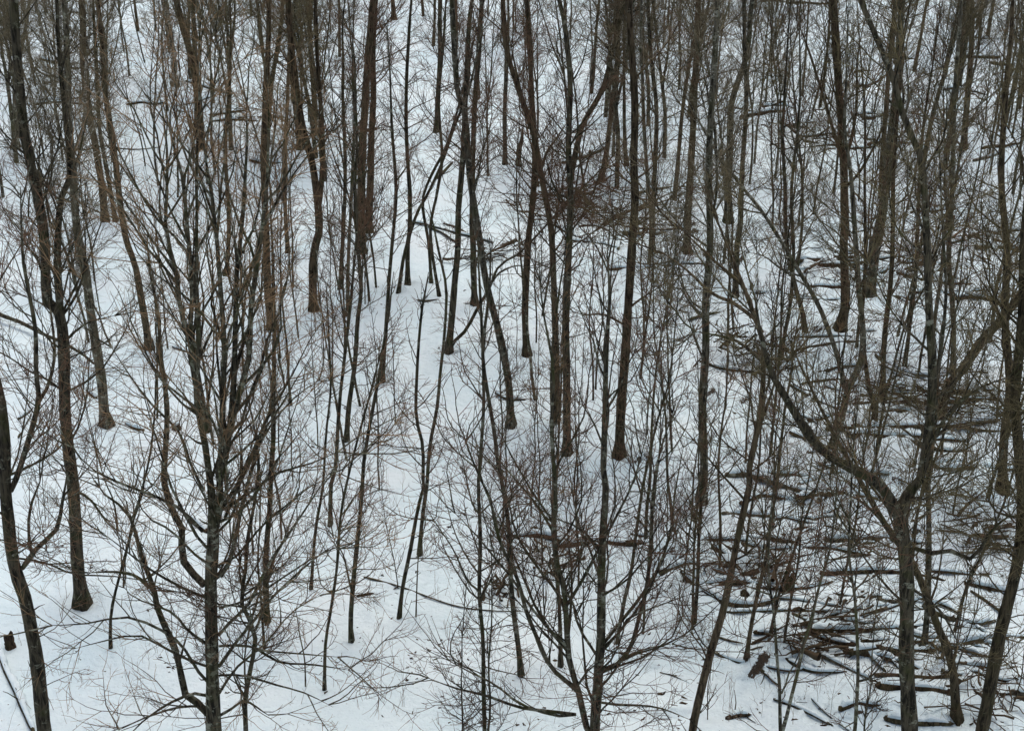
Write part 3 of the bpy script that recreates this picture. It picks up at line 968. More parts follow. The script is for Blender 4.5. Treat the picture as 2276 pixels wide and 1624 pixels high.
# ------------------------------------------------------------------ fallen logs and boughs
def log(name, label, s, snow=True, bk='rot', lift=0.0, cat="log", stubs=3, ref=None, group=None, arch=0.0, taper_end=True):
    """'w0 w1 x,y x,y ...' along the ground in photo units"""
    w0, w1, pts = parse(s)
    if pts[0][0] > 1100:
        w0, w1 = w0 * 1.2, w1 * 1.2
    W = np.array([gp(x, y) for x, y in pts])
    b = W[0].copy()
    sp = px_size(W.mean(0))
    ln = np.linalg.norm(np.diff(W, axis=0), axis=1).sum()
    n = int(np.clip(ln / 0.18, 8, 46))
    Q = smooth_path(W, n)
    r = np.linspace(w0, w1, n) * sp / 2
    gz = ground(Q[:, 0], Q[:, 1])
    k = np.ones(5) / 5
    gz = np.convolve(np.pad(gz, 2, mode='edge'), k, 'valid')
    Q[:, 2] = gz + r * 0.65 + lift + arch * np.sin(np.linspace(0, math.pi, n))
    Q += wobble_line(n, 0.25 * r.mean(), 4)
    r = r * (1 + rng.normal(0, 0.05, n))
    if ref:
        REFS.append((pts[0][0], pts[0][1], ref, b))
    o_ = empty(name, b) if False else None
    acc = Acc()
    d0, d1 = unit(Q[0] - Q[1]), unit(Q[-1] - Q[-2])
    r[0] *= 0.72
    r[-1] *= 0.6
    P = np.vstack([Q[0] + d0 * r[0] * rng.uniform(.2, 1.2), Q, Q[-1] + d1 * r[-1] * 2])
    R = np.concatenate([[0.002], r, [0.002]])
    S = 12
    lob = 1 + rng.normal(0, 0.04, (len(P), S)) + 0.05 * np.sin(3 * np.arange(S) * 2 * math.pi / S)[None]
    acc.tubes(P[None], (R[:, None] * lob)[None], S)
    ns = rng.poisson(stubs)
    if ns:
        Pk, Rk = spawn(Q[None], np.zeros(ns, int), rng.uniform(0.1, 0.95, ns), rng.uniform(0.6, 1.2, ns), rng.uniform(0.25, 0.9, ns),
                       5, 0.15, 0.02, np.full(ns, r.mean() * 0.3), 0.006)
        acc.tubes(Pk, Rk, 5)
    o = acc.build(name, [BARK[bk]], None, b)
    tag(o, label, cat, group)
    if snow:
        # irregular cap of snow lying along the top; it sinks into the wood where the log is bare
        m = n * 3
        Qc = smooth_path(Q, m)
        rc = np.interp(np.linspace(0, 1, m), np.linspace(0, 1, n), r)
        th = np.convolve(rng.normal(0, 1, m + 8), np.ones(9) / 9, 'valid')[:m] * 2.2
        th2 = np.convolve(rng.normal(0, 1, m + 2), np.ones(3) / 3, 'valid')[:m]
        amt = np.clip(0.07 + 0.05 * th + 0.014 * th2, -0.04, 0.15) * min(1.0, 0.35 + rc.mean() / 0.12)
        e = np.minimum(np.arange(m), np.arange(m)[::-1]) / 3.0
        amt = np.where(e < 1, -0.03 * (1 - e) + amt * e, amt)
        T = unit(np.gradient(Qc, axis=0))
        side = unit(np.cross(T, np.array([0, 0, 1.0])))
        A = np.linspace(math.radians(52), math.radians(172), 9)
        V = []
        for j, a in enumerate(A):
            wv = math.sin((j / 8) * math.pi) ** 0.5
            rad = rc * (1.0 if j not in (0, 8) else 0.93) + amt * wv
            V.append(Qc + side * (np.cos(a) * rad * 1.02)[:, None] + np.array([0, 0, 1.0]) * (np.sin(a) * rad)[:, None])
        V = np.stack(V, 1)
        nn = np.arange(m * 9).reshape(m, 9)
        F = np.stack([nn[:-1, :-1], nn[1:, :-1], nn[1:, 1:], nn[:-1, 1:]], -1).reshape(-1, 4)
        ac = Acc()
        ac.quads(V.reshape(-1, 3), F[:, ::-1])
        ac.build("snow_cap", [SNOWCAP], o, b)
    return o


LOGS = [
    ("long broken log end jutting from under the snow behind the wide forked tree", "9 13 1140,1193 1202,1192 1252,1206", 1, 'rot'),
    ("long thick snow-topped log lying level behind the wide forked tree", "13 12 1238,1215 1325,1208 1420,1210 1515,1214", 1, 'rot'),
    ("shorter log end resting just above the long thick snow-topped log", "8 6 1403,1189 1450,1193 1520,1205", 1, 'rot'),
    ("mossy bowed bough lying in the snow beyond the smooth leaning trunk", "15 12 1515,1276 1530,1292 1567,1320 1617,1345 1670,1347 1724,1338", 1, 'moss'),
    ("straight reddish log with a deep snow cover above the mossy bowed bough", "8 6 1545,1199 1620,1199 1752,1192", 1, 'rot'),
    ("slim log kinked upward at its far end, above the straight reddish log", "8 4 1712,1157 1770,1152 1817,1150 1870,1126", 1, 'dark'),
    ("thin split bough slanting below the straight reddish log", "8 5 1590,1209 1650,1228 1726,1241", 0, 'rot'),
    ("thick dark log poking out of a snow hump at the arching limb's shadow side", "11 8 1764,1220 1820,1222 1890,1229 1930,1234", 1, 'rot'),
    ("long slanting dark bough pointing at the heavy trunk", "7 6 1800,1261 1884,1237 1984,1216", 0, 'dark'),
    ("long thin straight pole lying level across the branch tangle", "6 5 1615,1364 1720,1362 1817,1360 1900,1363", 1, 'dark'),
    ("long straight snow-lined pole slanting down to the heavy trunk's foot", "8 7 1762,1366 1877,1424 1967,1491", 1, 'pale'),
    ("dark thick pole lying just above the long slanting snow-lined pole", "10 9 1804,1416 1900,1437 1997,1464", 1, 'rot'),
    ("stub of dark rotten wood above the dark hollow", "11 8 1677,1413 1740,1422 1800,1444", 1, 'rot'),
    ("crossed lichened bough by the smooth leaning trunk's lower stem", "8 6 1588,1452 1640,1474 1677,1490 1734,1522", 1, 'dark'),
    ("thin snow-lined stick level below the dark hollow", "6 5 1690,1489 1760,1491 1822,1486", 1, 'rot'),
    ("big brown rotten log crossing behind the heavy trunk's foot", "19 15 1948,1528 2010,1530 2104,1542", 1, 'rot'),
    ("smooth bare log lying at the edge bole's foot", "12 10 2140,1297 2190,1306 2240,1318", 1, 'rot'),
    ("thick blunt log with a round snow cushion left of the capped pair", "10 10 1796,937 1830,930 1862,924", 1, 'rot'),
    ("upper one of the two long heavily capped logs", "13 11 1838,950 1930,953 2050,955 2140,950 2217,942", 1, 'rot'),
    ("lower one of the two long heavily capped logs, half buried", "16 14 1885,974 1970,973 2052,972", 1, 'rot'),
    ("level snow-lined pole under the slanted thin trunk", "6 5 1764,752 1820,752 1889,753", 1, 'dark'),
    ("ragged dead bough drooping just below the level snow-lined pole", "7 4 1752,788 1800,772 1850,764 1917,758", 0, 'dark'),
    ("bent bough trailing out of the stringy fallen crown", "7 5 1556,805 1634,826 1704,833", 1, 'dark'),
    ("long slanting bough below the arching limb's start", "8 6 1758,858 1810,884 1864,912 1932,943", 1, 'dark'),
    ("mid log of the heap under the thick diagonal bole", "8 7 2105,876 2160,872 2222,870", 1, 'rot'),
    ("upper log of the heap under the thick diagonal bole", "7 6 2115,862 2170,860 2200,858", 1, 'dark'),
    ("lower log of the heap under the thick diagonal bole", "9 7 2100,893 2150,892 2216,888", 1, 'rot'),
    ("lowest long dark log of the heap, running to the edge", "8 7 2095,930 2160,925 2240,915", 1, 'rot'),
    ("short stout mossy log with orange leaves caught beside it", "14 12 2078,1037 2110,1033 2146,1031", 1, 'moss'),
    ("dark straight bough lying below the arching limb's crook", "9 7 1818,1034 1850,1046 1886,1056", 1, 'rot'),
    ("long level log behind the foot of the stout bare grey trunk", "9 8 1800,640 1850,640 1905,643", 1, 'rot'),
    ("long dark log running to the edge beyond the slim straight pole", "8 7 2035,655 2120,658 2220,662", 1, 'rot'),
    ("uppermost of the parallel logs above the grey trunks", "6 5 1815,573 1900,574 2036,576", 1, 'dark'),
    ("second of the parallel logs above the grey trunks", "9 7 1818,590 1870,588 1930,585", 1, 'rot'),
    ("third of the parallel logs above the grey trunks", "8 6 1880,605 1950,607 2030,606", 1, 'rot'),
    ("brown rotten log with a ragged snow cover in the upper gap", "10 7 1642,262 1690,257 1745,250", 1, 'rot'),
    ("lone sawn log lying on open snow near the upper corner", "7 6 2164,360 2195,352 2228,342", 1, 'pale'),
    ("reddish thin log slanting behind the stout bare grey trunk", "7 5 1900,197 1930,192 1962,172", 1, 'rot'),
    ("short reddish log below the brown rotten one in the upper gap", "5 4 1777,305 1810,304 1838,300", 1, 'rot'),
    ("long dark pole along the top edge above the gap", "5 4 1690,5 1760,9 1840,11", 0, 'dark'),
    ("dark log at the tall corner trunk's foot", "7 6 2120,136 2170,130 2222,124", 1, 'rot'),
    ("slanting snow-edged log behind the brush heap", "9 7 1253,365 1300,350 1347,329", 1, 'dark'),
    ("longest of the slanting poles left of the brush heap", "5 5 903,492 960,505 1030,524 1096,542", 1, 'dark'),
    ("middle one of the slanting poles left of the brush heap", "5 4 952,508 985,522 1014,541", 0, 'dark'),
    ("uppermost of the slanting poles left of the brush heap", "4 4 985,500 1020,510 1052,530", 0, 'rot'),
    ("short forked dark bough on the slope by the slanting stem", "7 5 972,398 988,382 1006,363", 0, 'dark'),
    ("level snow-lined log behind the sturdy flat-footed brown trunk", "8 7 1350,602 1400,598 1457,595", 1, 'rot'),
    ("small dark branch lying on clean snow by the path", "5 3 929,670 950,671 976,667", 0, 'dark'),
    ("thin twig lying behind the shared-root trunk", "2.5 2 1019,677 1070,676 1136,681", 0, 'dark'),
    ("broken wood slab at the long diagonal trunk's foot", "6 5 1103,878 1130,890 1166,891", 1, 'rot'),
    ("frosted log under a clean snow strip in the upper thicket", "7 5 90,134 125,141 165,146", 1, 'dark'),
    ("thin dark log on the slope below the upper thicket", "6 4 283,236 315,229 342,234 366,231", 1, 'rot'),
    ("dark log pair's upper pole behind the tan crown", "5 5 465,257 510,253 549,247", 1, 'rot'),
    ("dark log pair's lower pole behind the tan crown", "5 4 468,272 515,266 566,262", 1, 'dark'),
    ("thin log beside the thick bushy-crowned trunk", "5 4 573,263 600,263 637,264", 1, 'dark'),
    ("curved dark bough past the thick bushy-crowned trunk", "6 4 715,300 745,290 765,270", 1, 'dark'),
    ("long thin level branch low behind the stout curving trunk", "4 2 182,336 240,326 300,334 356,329", 0, 'dark'),
    ("dark bough tip showing from snow near the forked limb", "7 5 40,934 56,922 72,909", 1, 'dark'),
    ("second dark bough tip sloping down beside the first", "6 3 42,974 56,945 71,921", 1, 'dark'),
    ("curled bark-brown log piece behind the many-stemmed tree", "14 16 415,1146 430,1160 446,1172 462,1184", 1, 'rot'),
    ("snowy broken log running down beside the thick leaning trunk", "14 12 -6,1450 12,1490 33,1533 52,1575 78,1630", 1, 'dark'),
    ("small rotten log piece alone on the open slope", "7 6 793,1327 810,1323 828,1320", 0, 'rot'),
    ("long thin branch lying on the snow across the open slope", "4 2.5 809,1284 905,1310 1009,1347 1080,1357 1159,1360", 0, 'dark'),
    ("small log on snow beside the smooth brown leaning trunk", "7 6 383,771 400,778 418,783", 1, 'rot'),
    ("rotten chunk with two prongs beside the grey lichen-flecked trunk", "11 8 281,945 300,954 320,957", 1, 'rot'),
    ("dark short log leaning at the grey lichen-flecked trunk", "10 8 195,868 206,880 214,886", 1, 'rot'),
    ("reddish short log just below the upper corner trunks", "6 5 2096,378 2105,380 2114,381", 0, 'rot'),
    ("twisted bough on the snow beside the even dark pole", "6 4 1530,715 1560,706 1600,700", 0, 'dark'),
    ("grey bough in the snow hollow between the smooth and stout grey trunks", "8 6 1895,625 1935,618 1975,600", 1, 'dark'),
    ("thin bough sticking out left of the dark hollow", "5 3 1560,1412 1600,1420 1650,1432", 0, 'dark'),
    ("black pole slanting at the lower edge below the dark hollow", "7 5 1720,1555 1780,1575 1850,1610", 1, 'dark'),
    ("short black log with a round snow hump near the lower edge", "12 9 1615,1598 1640,1592 1665,1590", 1, 'rot'),
    ("mossy thick log at the lower edge by the heavy trunk", "16 13 1965,1600 2030,1605 2110,1612", 1, 'moss'),
    ("brown log behind the tilting stem by the edge", "10 8 2090,1470 2150,1478 2220,1488", 1, 'rot'),
    ("dark bough lying between the tilting stem and the edge bole", "8 6 2110,1420 2160,1428 2215,1436", 1, 'dark'),
]
for i, (lab, s, sn, bk_) in enumerate(LOGS):
    w = float(s.split()[0])
    log("fallen_branch" if w < 7 else "fallen_log", lab, s, bool(sn), bk_, cat="branch" if w < 7 else "log",
        lift=0.02 if w < 7 else 0.0, stubs=4 if 4 < w < 9 else 2)

def spot_label(kind, b, word):
    ds = sorted(REFS, key=lambda r: (r[3][0] - b[0]) ** 2 + (r[3][1] - b[1]) ** 2)[:8]
    for i in range(len(ds)):
        for rel in (("just behind", "well behind") if b[1] > ds[i][3][1] else ("just before", "well before")):
            t = f"{kind} {word} {rel} {ds[i][2]}"
            if t not in USED and len(t.split()) <= 16:
                USED.add(t)
                return t
    for i in range(len(ds)):
        for j in range(i + 1, len(ds)):
            t = f"{kind} {word} between {ds[i][2]} and {ds[j][2]}"
            if t not in USED and len(t.split()) <= 16:
                USED.add(t)
                return t
    t = f"{kind} {word} among others by {ds[0][2]}"
    USED.add(t)
    return t


USED = set()
for (cx_, cy_, sx_, sy_, n_) in [(2040, 900, 110, 80, 22), (1930, 620, 110, 60, 18), (1760, 1200, 130, 80, 26), (1900, 1430, 140, 80, 20), (1500, 1230, 110, 40, 8), (2130, 1500, 80, 90, 8),
                                 (1330, 490, 110, 50, 14), (1800, 260, 150, 80, 12), (2160, 180, 80, 90, 8), (120, 170, 110, 70, 8), (480, 265, 90, 40, 6),
                                 (2130, 560, 80, 60, 8), (1690, 1010, 90, 60, 7)]:
    for _ in range(n_):
        x0, y0 = cx_ + rng.normal(0, sx_), cy_ + rng.normal(0, sy_)
        if not (-20 < x0 < 2260 and 10 < y0 < 1600):
            continue
        s_ = 1.0 / px_size(gp(x0, y0))
        L_ = rng.uniform(0.7, 3.2) * s_
        w_ = rng.uniform(0.05, 0.17) * s_ * (0.5 + 0.5 * min(1, L_ / s_ / 2))
        a_ = rng.normal(0.05, 0.20) if rng.uniform() < .55 else rng.normal(0.1, 0.9)
        bend = rng.normal(0, 0.07) * L_
        p_ = [(x0 + L_ * u * math.cos(a_), y0 + L_ * u * math.sin(a_) * 0.6 + bend * math.sin(u * 3.1)) for u in (0, .35, .7, 1)]
        w_ *= 1.25
        if abs(math.sin(a_)) > .45:
            w_ *= .55
            L_ *= 1.25
        thick_ = w_ / s_ > 0.11
        bk_ = str(rng.choice(['rot', 'rot', 'dark', 'moss', 'pale']))
        kind_ = {'rot': 'rotten', 'dark': 'dark', 'moss': 'mossy', 'pale': 'greyish'}[bk_]
        word_ = ("short log" if L_ / s_ < 1.8 else "long log") if thick_ else ("short bough" if L_ / s_ < 1.8 else "long bough")
        b_ = gp(x0, y0)
        log("fallen_log" if thick_ else "fallen_branch", spot_label(kind_, b_, word_), f"{w_:.1f} {w_ * .38:.1f} " + " ".join(f"{q[0]:.0f},{q[1]:.0f}" for q in p_),
            bool(rng.uniform() < .88), bk_, cat="log" if thick_ else "branch", stubs=4, group="dead wood strewn over the slope")

# the long dark bough hanging over the bank at the left edge
log("fallen_branch", "long dark bough propped over the bank behind the splayed-root trunk", "10 5 -20,706 40,730 113,765 187,805 215,826", False, 'dark',
    cat="branch", lift=0.25, stubs=6)


# ------------------------------------------------------------------ stumps, stones, root mass
def stump(label, x, y, w, hpx, bk='rot', lean=(0, 0), cap=True):
    b = gp(x, y)
    s = px_size(b)
    r, h = w * s / 2, hpx * s
    n, S = 9, 16
    t = np.linspace(0, 1, n)
    P = b + np.stack([lean[0] * h * t, lean[1] * h * t, -0.1 + (h + .1) * t], 1)
    rad = r * (0.85 + 0.5 * np.exp(-t * 5))
    lob = 1 + rng.normal(0, 0.06, (n, S)) + 0.12 * np.sin(3 * np.arange(S) * 2 * math.pi / S + rng.uniform(0, 6))[None] * np.exp(-t * 2)[:, None]
    acc = Acc()
    P2 = np.vstack([P, P[-1] - [0, 0, .03]])
    R2 = np.vstack([rad[:, None] * lob, np.full((1, S), 0.01)])
    acc.tubes(P2[None], R2[None], S)
    V = acc.v[0]
    ringi = np.arange((n - 1) * S, n * S)
    jag = np.convolve(np.pad(rng.uniform(-0.5, 0.75, S), 1, mode='wrap'), [.25, .5, .25], 'valid')
    V[ringi, 2] += (jag + rng.uniform(-.12, .12, S)) * min(h, 2.6 * r)        # torn rim
    V[ringi - S, 2] += rng.uniform(-0.05, 0.05, S) * h
    o = acc.build("tree_stump", [BARK[bk]], None, b)
    tag(o, label, "stump")
    if cap:
        ac = Acc()
        m = 7
        tt = np.linspace(0, 1, m)
        Pc = P[-1] + np.stack([0 * tt, 0 * tt, -0.12 * h + tt * (0.05 + r * .35)], 1)
        Rc = r * np.sqrt(np.clip(1.0 - tt ** 2, 0, 1)) * 0.72 + 0.002
        ac.tubes(Pc[None], (Rc[:, None] * (1 + rng.normal(0, 0.05, (m, 14))))[None], 14)
        ac.build("snow_cap", [SNOWCAP], o, b)
    return o


stump("broken stump with an upright jag at the head of the snowy log", 23, 1437, 24, 32, 'rot')
stump("low snow-topped stump beside the many-stemmed tree's lower limbs", 392, 953, 22, 13, 'rot')
stump("leaning rotten stump by the snowy branch tangle", 1745, 1312, 18, 40, 'moss', (0.3, 0.2))


def boulder(label, x, y, w, h, bk='moss'):
    b = gp(x, y)
    s = px_size(b)
    n, S = 10, 18
    t = np.linspace(0, 1, n)
    rad = np.sin(np.clip(t * 2.2 + 0.9, 0, math.pi)) * w * s / 2 + 0.003
    P = b + np.stack([0 * t, 0 * t, -0.08 + t * (h * s + .08)], 1)
    acc = Acc()
    lob = 1 + 0.13 * np.sin(2 * np.arange(S) / S * 2 * math.pi + 1)[None] + 0.1 * np.sin(3 * np.arange(S) / S * 2 * math.pi + t[:, None] * 3) + rng.normal(0, 0.035, (n, S))
    acc.tubes(P[None], (rad[:, None] * lob)[None], S)
    o = acc.build("boulder", [BARK[bk]], None, b)
    tag(o, label, "boulder")


boulder("round mossy boulder at the broken log end behind the wide forked tree", 1189, 1184, 32, 18)
boulder("mossy stone beside the mossy fallen bough's far end", 1655, 1316, 22, 12)


def brush(name, label, x, y, n, rx, ry, hh, lmax, tw='dark', bias=0.3, cat="brush pile", r=0.012, ref=None):
    """heap of dead branches round a ground point; bias 0 = lies flat, 1 = stands"""
    b = gp(x, y)
    n = int(n * 0.62)
    r = r * 1.4
    acc = Acc()
    a = rng.uniform(0, 2 * math.pi, n)
    nc = max(6, n // 14)
    ca_, cq = rng.uniform(0, 6.283, nc), np.sqrt(rng.uniform(0, 1, nc))
    pick = rng.integers(0, nc, n)
    cx = b[0] + 0.8 * rx * (cq * np.cos(ca_))[pick] + rng.normal(0, 0.30 * rx, n)
    cy = b[1] + 0.85 * ry * (cq * np.sin(ca_))[pick] + rng.normal(0, 0.30 * ry, n)
    q = np.clip(cq[pick], 0, 1)
    cz = ground(cx, cy) + hh * (1 - q ** 2) * rng.uniform(0, 1, n) + 0.02
    az = rng.normal(0, 0.28, n) + rng.normal(0.1, 0.7, nc)[pick] + math.pi * rng.integers(0, 2, n)
    el = rng.normal(0.05, 0.14 + 0.45 * bias, n)
    d = np.stack([np.cos(az) * np.cos(el), np.sin(az) * np.cos(el), np.sin(el)], 1)
    L = lmax * rng.uniform(0.2, 1.0, n) ** 1.3
    K = 7
    P = np.stack([np.stack([cx, cy, cz], 1) + d * (L * (u - .5))[:, None] for u in np.linspace(0, 1, K)], 1)
    P += np.cumsum(rng.normal(0, 0.025, P.shape), axis=1)
    P[..., 2] = np.maximum(P[..., 2], ground(P[..., 0], P[..., 1]) - 0.03)
    R = r * (0.3 + rng.gamma(1.3, 0.6, n))[:, None] * np.linspace(1.2, 0.3, K)[None]
    acc.tubes(P, R, 5)
    cnt = rng.poisson(1.2, n)
    idx = np.repeat(np.arange(n), cnt)
    P2, R2 = spawn(P, idx, rng.uniform(0.1, 1, len(idx)), rng.uniform(0.4, 1.0, len(idx)), L[idx] * rng.uniform(0.12, 0.4, len(idx)), 4, 0.15, 0.02,
                   np.full(len(idx), r * 0.35), 0.002)
    acc.tubes(P2, R2, 3)
    o = acc.build(name, [TWIG[tw]], None, b)
    tag(o, label, cat)
    if ref:
        REFS.append((x, y, ref, b))
    return o


brush("brush_pile", "wide dark heap of fallen crowns in the upper middle slope", 1325, 480, 400, 3.4, 2.8, 1.5, 2.8, bias=.75, ref="the wide dark brush heap")
brush("brush_pile", "flat fan of dead twigs behind the plain brown trunk", 1110, 566, 150, 1.7, 1.2, 0.5, 1.8, ref="the flat fan of dead twigs")
brush("brush_pile", "stringy fallen crown snagged below the arching limb's tip", 1648, 795, 190, 2.0, 1.2, 1.3, 2.2, bias=.8, ref="the stringy fallen crown")
brush("brush_pile", "broad tangle of dead sticks around the capped log heap", 2110, 905, 260, 3.0, 2.2, 0.7, 2.6, ref="the broad stick tangle by the log heap")
brush("brush_pile", "snowy tangle of grey sticks above the mossy fallen bough", 1660, 1245, 150, 2.0, 1.0, 0.5, 1.8, ref="the snowy stick tangle")
brush("brush_pile", "loose fan of long sticks below the level pole", 1850, 1400, 70, 1.5, 1.0, 0.4, 2.2)
brush("brush_pile", "dark knot of roots and twigs in the hollow under the short log", 1735, 1452, 140, 1.2, .7, 0.5, 1.2, ref="the dark root knot")
brush("brush_pile", "small tangle of twigs under the broken log end", 1205, 1240, 90, 0.9, 0.9, 0.35, 0.9)
brush("brush_pile", "tangle of dark boughs behind the stout and smooth grey trunks", 1890, 600, 150, 3.0, 2.2, 0.5, 2.6)
brush("brush_pile", "thin scatter of dead sticks in the upper gap by the brown log", 1770, 275, 130, 3.2, 4.0, 0.5, 2.6)
brush("brush_pile", "leaning clutter of twigs on the bank near the upper corner", 2200, 560, 160, 3.0, 3.5, 0.9, 2.2, 'red', .6)
brush("brush_pile", "dark boughs scattered under the heavy trunk's rear side", 2130, 1180, 150, 2.2, 2.2, 0.5, 2.0)
brush("brush_pile", "black twiggy clutter at the lower corner beside the edge bole", 2180, 1560, 190, 1.9, 2.0, 0.7, 1.8)
brush("brush_pile", "dead twigs strewn in the upper left thicket", 90, 195, 110, 4.5, 4.5, 0.5, 2.6)
brush("brush_pile", "dark scraps of boughs below the twin trunks' burl", 830, 285, 70, 1.6, 1.0, 0.4, 1.6)
brush("brush_pile", "scattered sticks between the brush heap and flat twig fan", 1230, 455, 90, 2.5, 2.0, 0.5, 2.0)
brush("root_mass", "upturned root star half sunk in a small snow mound", 1103, 1318, 46, 0.42, 0.36, 0.32, 0.9, 'dark', 1.0, "roots", 0.018, "the upturned root star")


# ------------------------------------------------------------------ slim young trees: a few kinds, copied
KINDS_ = []


def young(h, r, kind, lean, tw, bk, fork=False):
    """a young tree about the origin; returns its meshes"""
    n = 26
    P = [np.zeros(3) - [0, 0, .4]]
    d = unit(np.array([rng.normal(0, lean), rng.normal(0, lean), 1.0]))
    for _ in range(n - 1):
        P.append(P[-1] + d * (h + .4) / (n - 1))
        d = unit(d + np.array([*rng.normal(0, 0.035, 2), 0.03]))
    P = np.array(P) + wobble_line(n, 0.012 * h / 4, 4)
    R = np.linspace(r, 0.006, n) * (1 + rng.normal(0, .04, n))
    stems = [(P, R)]
    if fork:
        j = rng.integers(6, 13)
        P2, R2 = spawn(P[None], np.zeros(1, int), np.array([j / (n - 1)]), np.array([0.3]), np.array([h * (1 - j / n) * .9]), n, 0.03, 0.02,
                       np.array([R[j] * .8]), 0.005)
        stems.append((P2[0], R2[0]))
    ta = Acc()
    for Q, q in stems:
        ta.tubes(Q[None], q[None], 7)
    ca = Acc()
    start, dn, Lm = kind
    A, B = [], []
    for Q, q in stems:
        a, b2 = limbs_on(Q[None], q[None], 0.0, h, start, dn, Lm, False)
        A.append(a)
        B.append(b2)
    A, B = np.concatenate(A), np.concatenate(B)
    ca.tubes(A, B, 4, 0)
    grow_twigs(ca, A, B, 0.8, 0.85, cull=False, thick=1.15)
    return (ta.mesh("trunk", [BARK[bk]]), ca.mesh("crown", [BARK[bk], TWIG[tw]]))


for spec in [(9.5, .050, (0.35, 2.0, 1.5), .05, 'red', 'lichen', 0), (10.5, .060, (0.4, 2.0, 1.7), .04, 'grey', 'pale', 0),
             (8.0, .040, (0.3, 2.1, 1.2), .07, 'tan', 'brown', 0), (11.5, .070, (0.4, 2.0, 1.9), .04, 'olive', 'pale', 1),
             (6.5, .030, (0.25, 2.3, 1.0), .09, 'red', 'dark', 0), (9.0, .050, (0.3, 2.1, 1.5), .07, 'olive', 'dark', 1),
             (14.0, .105, (0.42, 2.0, 2.3), .03, 'red', 'brown', 0), (14.5, .115, (0.40, 2.1, 2.3), .03, 'grey', 'lichen', 1),
             (4.2, .018, (0.2, 2.8, .8), .10, 'red', 'dark', 0), (3.0, .014, (0.15, 3.2, .6), .12, 'tan', 'brown', 1)]:
    KINDS_.append((young(*spec), spec))

LOOK = ["straight dark young tree", "slim grey young tree", "thin tan-twigged young tree", "forked brown young tree", "wispy dark sapling", "low-forked dark young tree",
        "tall brown pole tree", "tall pale forked tree", "threadlike seedling", "small tan forked seedling"]


def young_label(kind, b):
    ds = sorted(REFS, key=lambda r: (r[3][0] - b[0]) ** 2 + (r[3][1] - b[1]) ** 2)[:9]
    size = ["", "stouter ", "slighter ", "leaning "]
    for extra in size[:1]:
        for r in ds[:4]:
            rel = "close behind" if b[1] > r[3][1] + 1.2 else ("in front of" if b[1] < r[3][1] - 1.2 else "beside")
            dist = math.hypot(r[3][0] - b[0], r[3][1] - b[1])
            if dist > 6 and rel != "in front of":
                rel = "well behind" if b[1] > r[3][1] + 1.2 else "in line with"
            t = f"{LOOK[kind]} {rel} {r[2]}"
            if t not in USED and len(t.split()) <= 16:
                USED.add(t)
                return t
    for i in range(len(ds)):
        for j in range(i + 1, len(ds)):
            t = f"{LOOK[kind]} between {ds[i][2]} and {ds[j][2]}"
            if t not in USED and len(t.split()) <= 16:
                USED.add(t)
                return t
    t = f"{LOOK[kind]} deep among its like behind {ds[0][2]}"
    USED.add(t)
    return t


def plant(kind, x, y, sc=1.0):
    (tm, cm), spec = KINDS_[kind]
    b = gp(x, y)
    BASES.append((b[0], b[1], 0.05))
    root = empty("sapling" if spec[0] < 7 else "young_tree", b)
    root.rotation_euler = (0, 0, rng.uniform(0, 6.28))
    s = sc * rng.uniform(0.85, 1.15)
    root.scale = (s, s, s)
    for nm, me in (("trunk", tm), ("crown", cm)):
        o = bpy.data.objects.new(nm, me)
        C.collection.objects.link(o)
        o.parent = root
    tag(root, young_label(kind, b), "sapling" if spec[0] < 7 else "tree", "young trees filling the wood")


def scatter(n, x0, x1, y0, y1, kinds, sc=(0.85, 1.15), mind=0.5, avoid=None):
    pts = []
    tries = 0
    while len(pts) < n and tries < n * 40:
        tries += 1
        x, y = rng.uniform(x0, x1), y0 + (y1 - y0) * rng.uniform(0, 1)
        if avoid and avoid(x, y):
            continue
        b = gp(x, y)
        if any((b[0] - q[0]) ** 2 + (b[1] - q[1]) ** 2 < mind ** 2 for q in pts):
            continue
        pts.append(b)
        plant(int(rng.choice(kinds)), x, y, rng.uniform(*sc))


def path_gap(x, y):       # the open strip of snow and the bare bank
    return abs(x - (985 + (y - 600) * 0.02)) < 85 or (820 < x < 1010 and y < 420) or (1090 < x < 1300 and 120 < y < 300)


scatter(64, -20, 960, 0, 440, [0, 1, 3, 3, 5, 6, 7], avoid=path_gap, mind=1.0)
scatter(28, 1020, 1480, 0, 420, [0, 1, 3, 6, 7], avoid=path_gap, mind=1.0)
scatter(62, 1480, 2290, 0, 450, [0, 1, 3, 3, 5, 6, 7], mind=0.9)
scatter(28, 1480, 2290, 430, 800, [0, 2, 4, 5, 3, 1], mind=0.8)
scatter(26, 1640, 2290, 800, 1500, [4, 0, 5, 2, 8], (0.8, 1.05), mind=0.6)
scatter(13, -10, 860, 430, 800, [0, 2, 4, 5], avoid=path_gap, mind=1.0)
scatter(9, 1120, 1480, 430, 900, [2, 4, 0], avoid=path_gap, mind=1.0)
scatter(24, 1380, 2280, 900, 1600, [8, 9, 4], mind=0.5)
scatter(4, 1600, 2290, 1690, 1880, [0, 4], (0.8, 1.0), mind=0.5)
scatter(2, 900, 1250, 1690, 1800, [4], (0.8, 1.0), mind=0.5)
scatter(12, 60, 900, 780, 1350, [8, 9, 4], (0.7, 1.1), mind=1.0)
scatter(16, 330, 850, 640, 1250, [0, 4, 4, 2], (0.8, 1.05), mind=0.8)
scatter(24, 1100, 1620, 820, 1450, [8, 0, 4, 4, 2], (0.8, 1.1), mind=0.6)
scatter(8, 850, 1500, 0, 120, [6, 0, 1], mind=1.0)

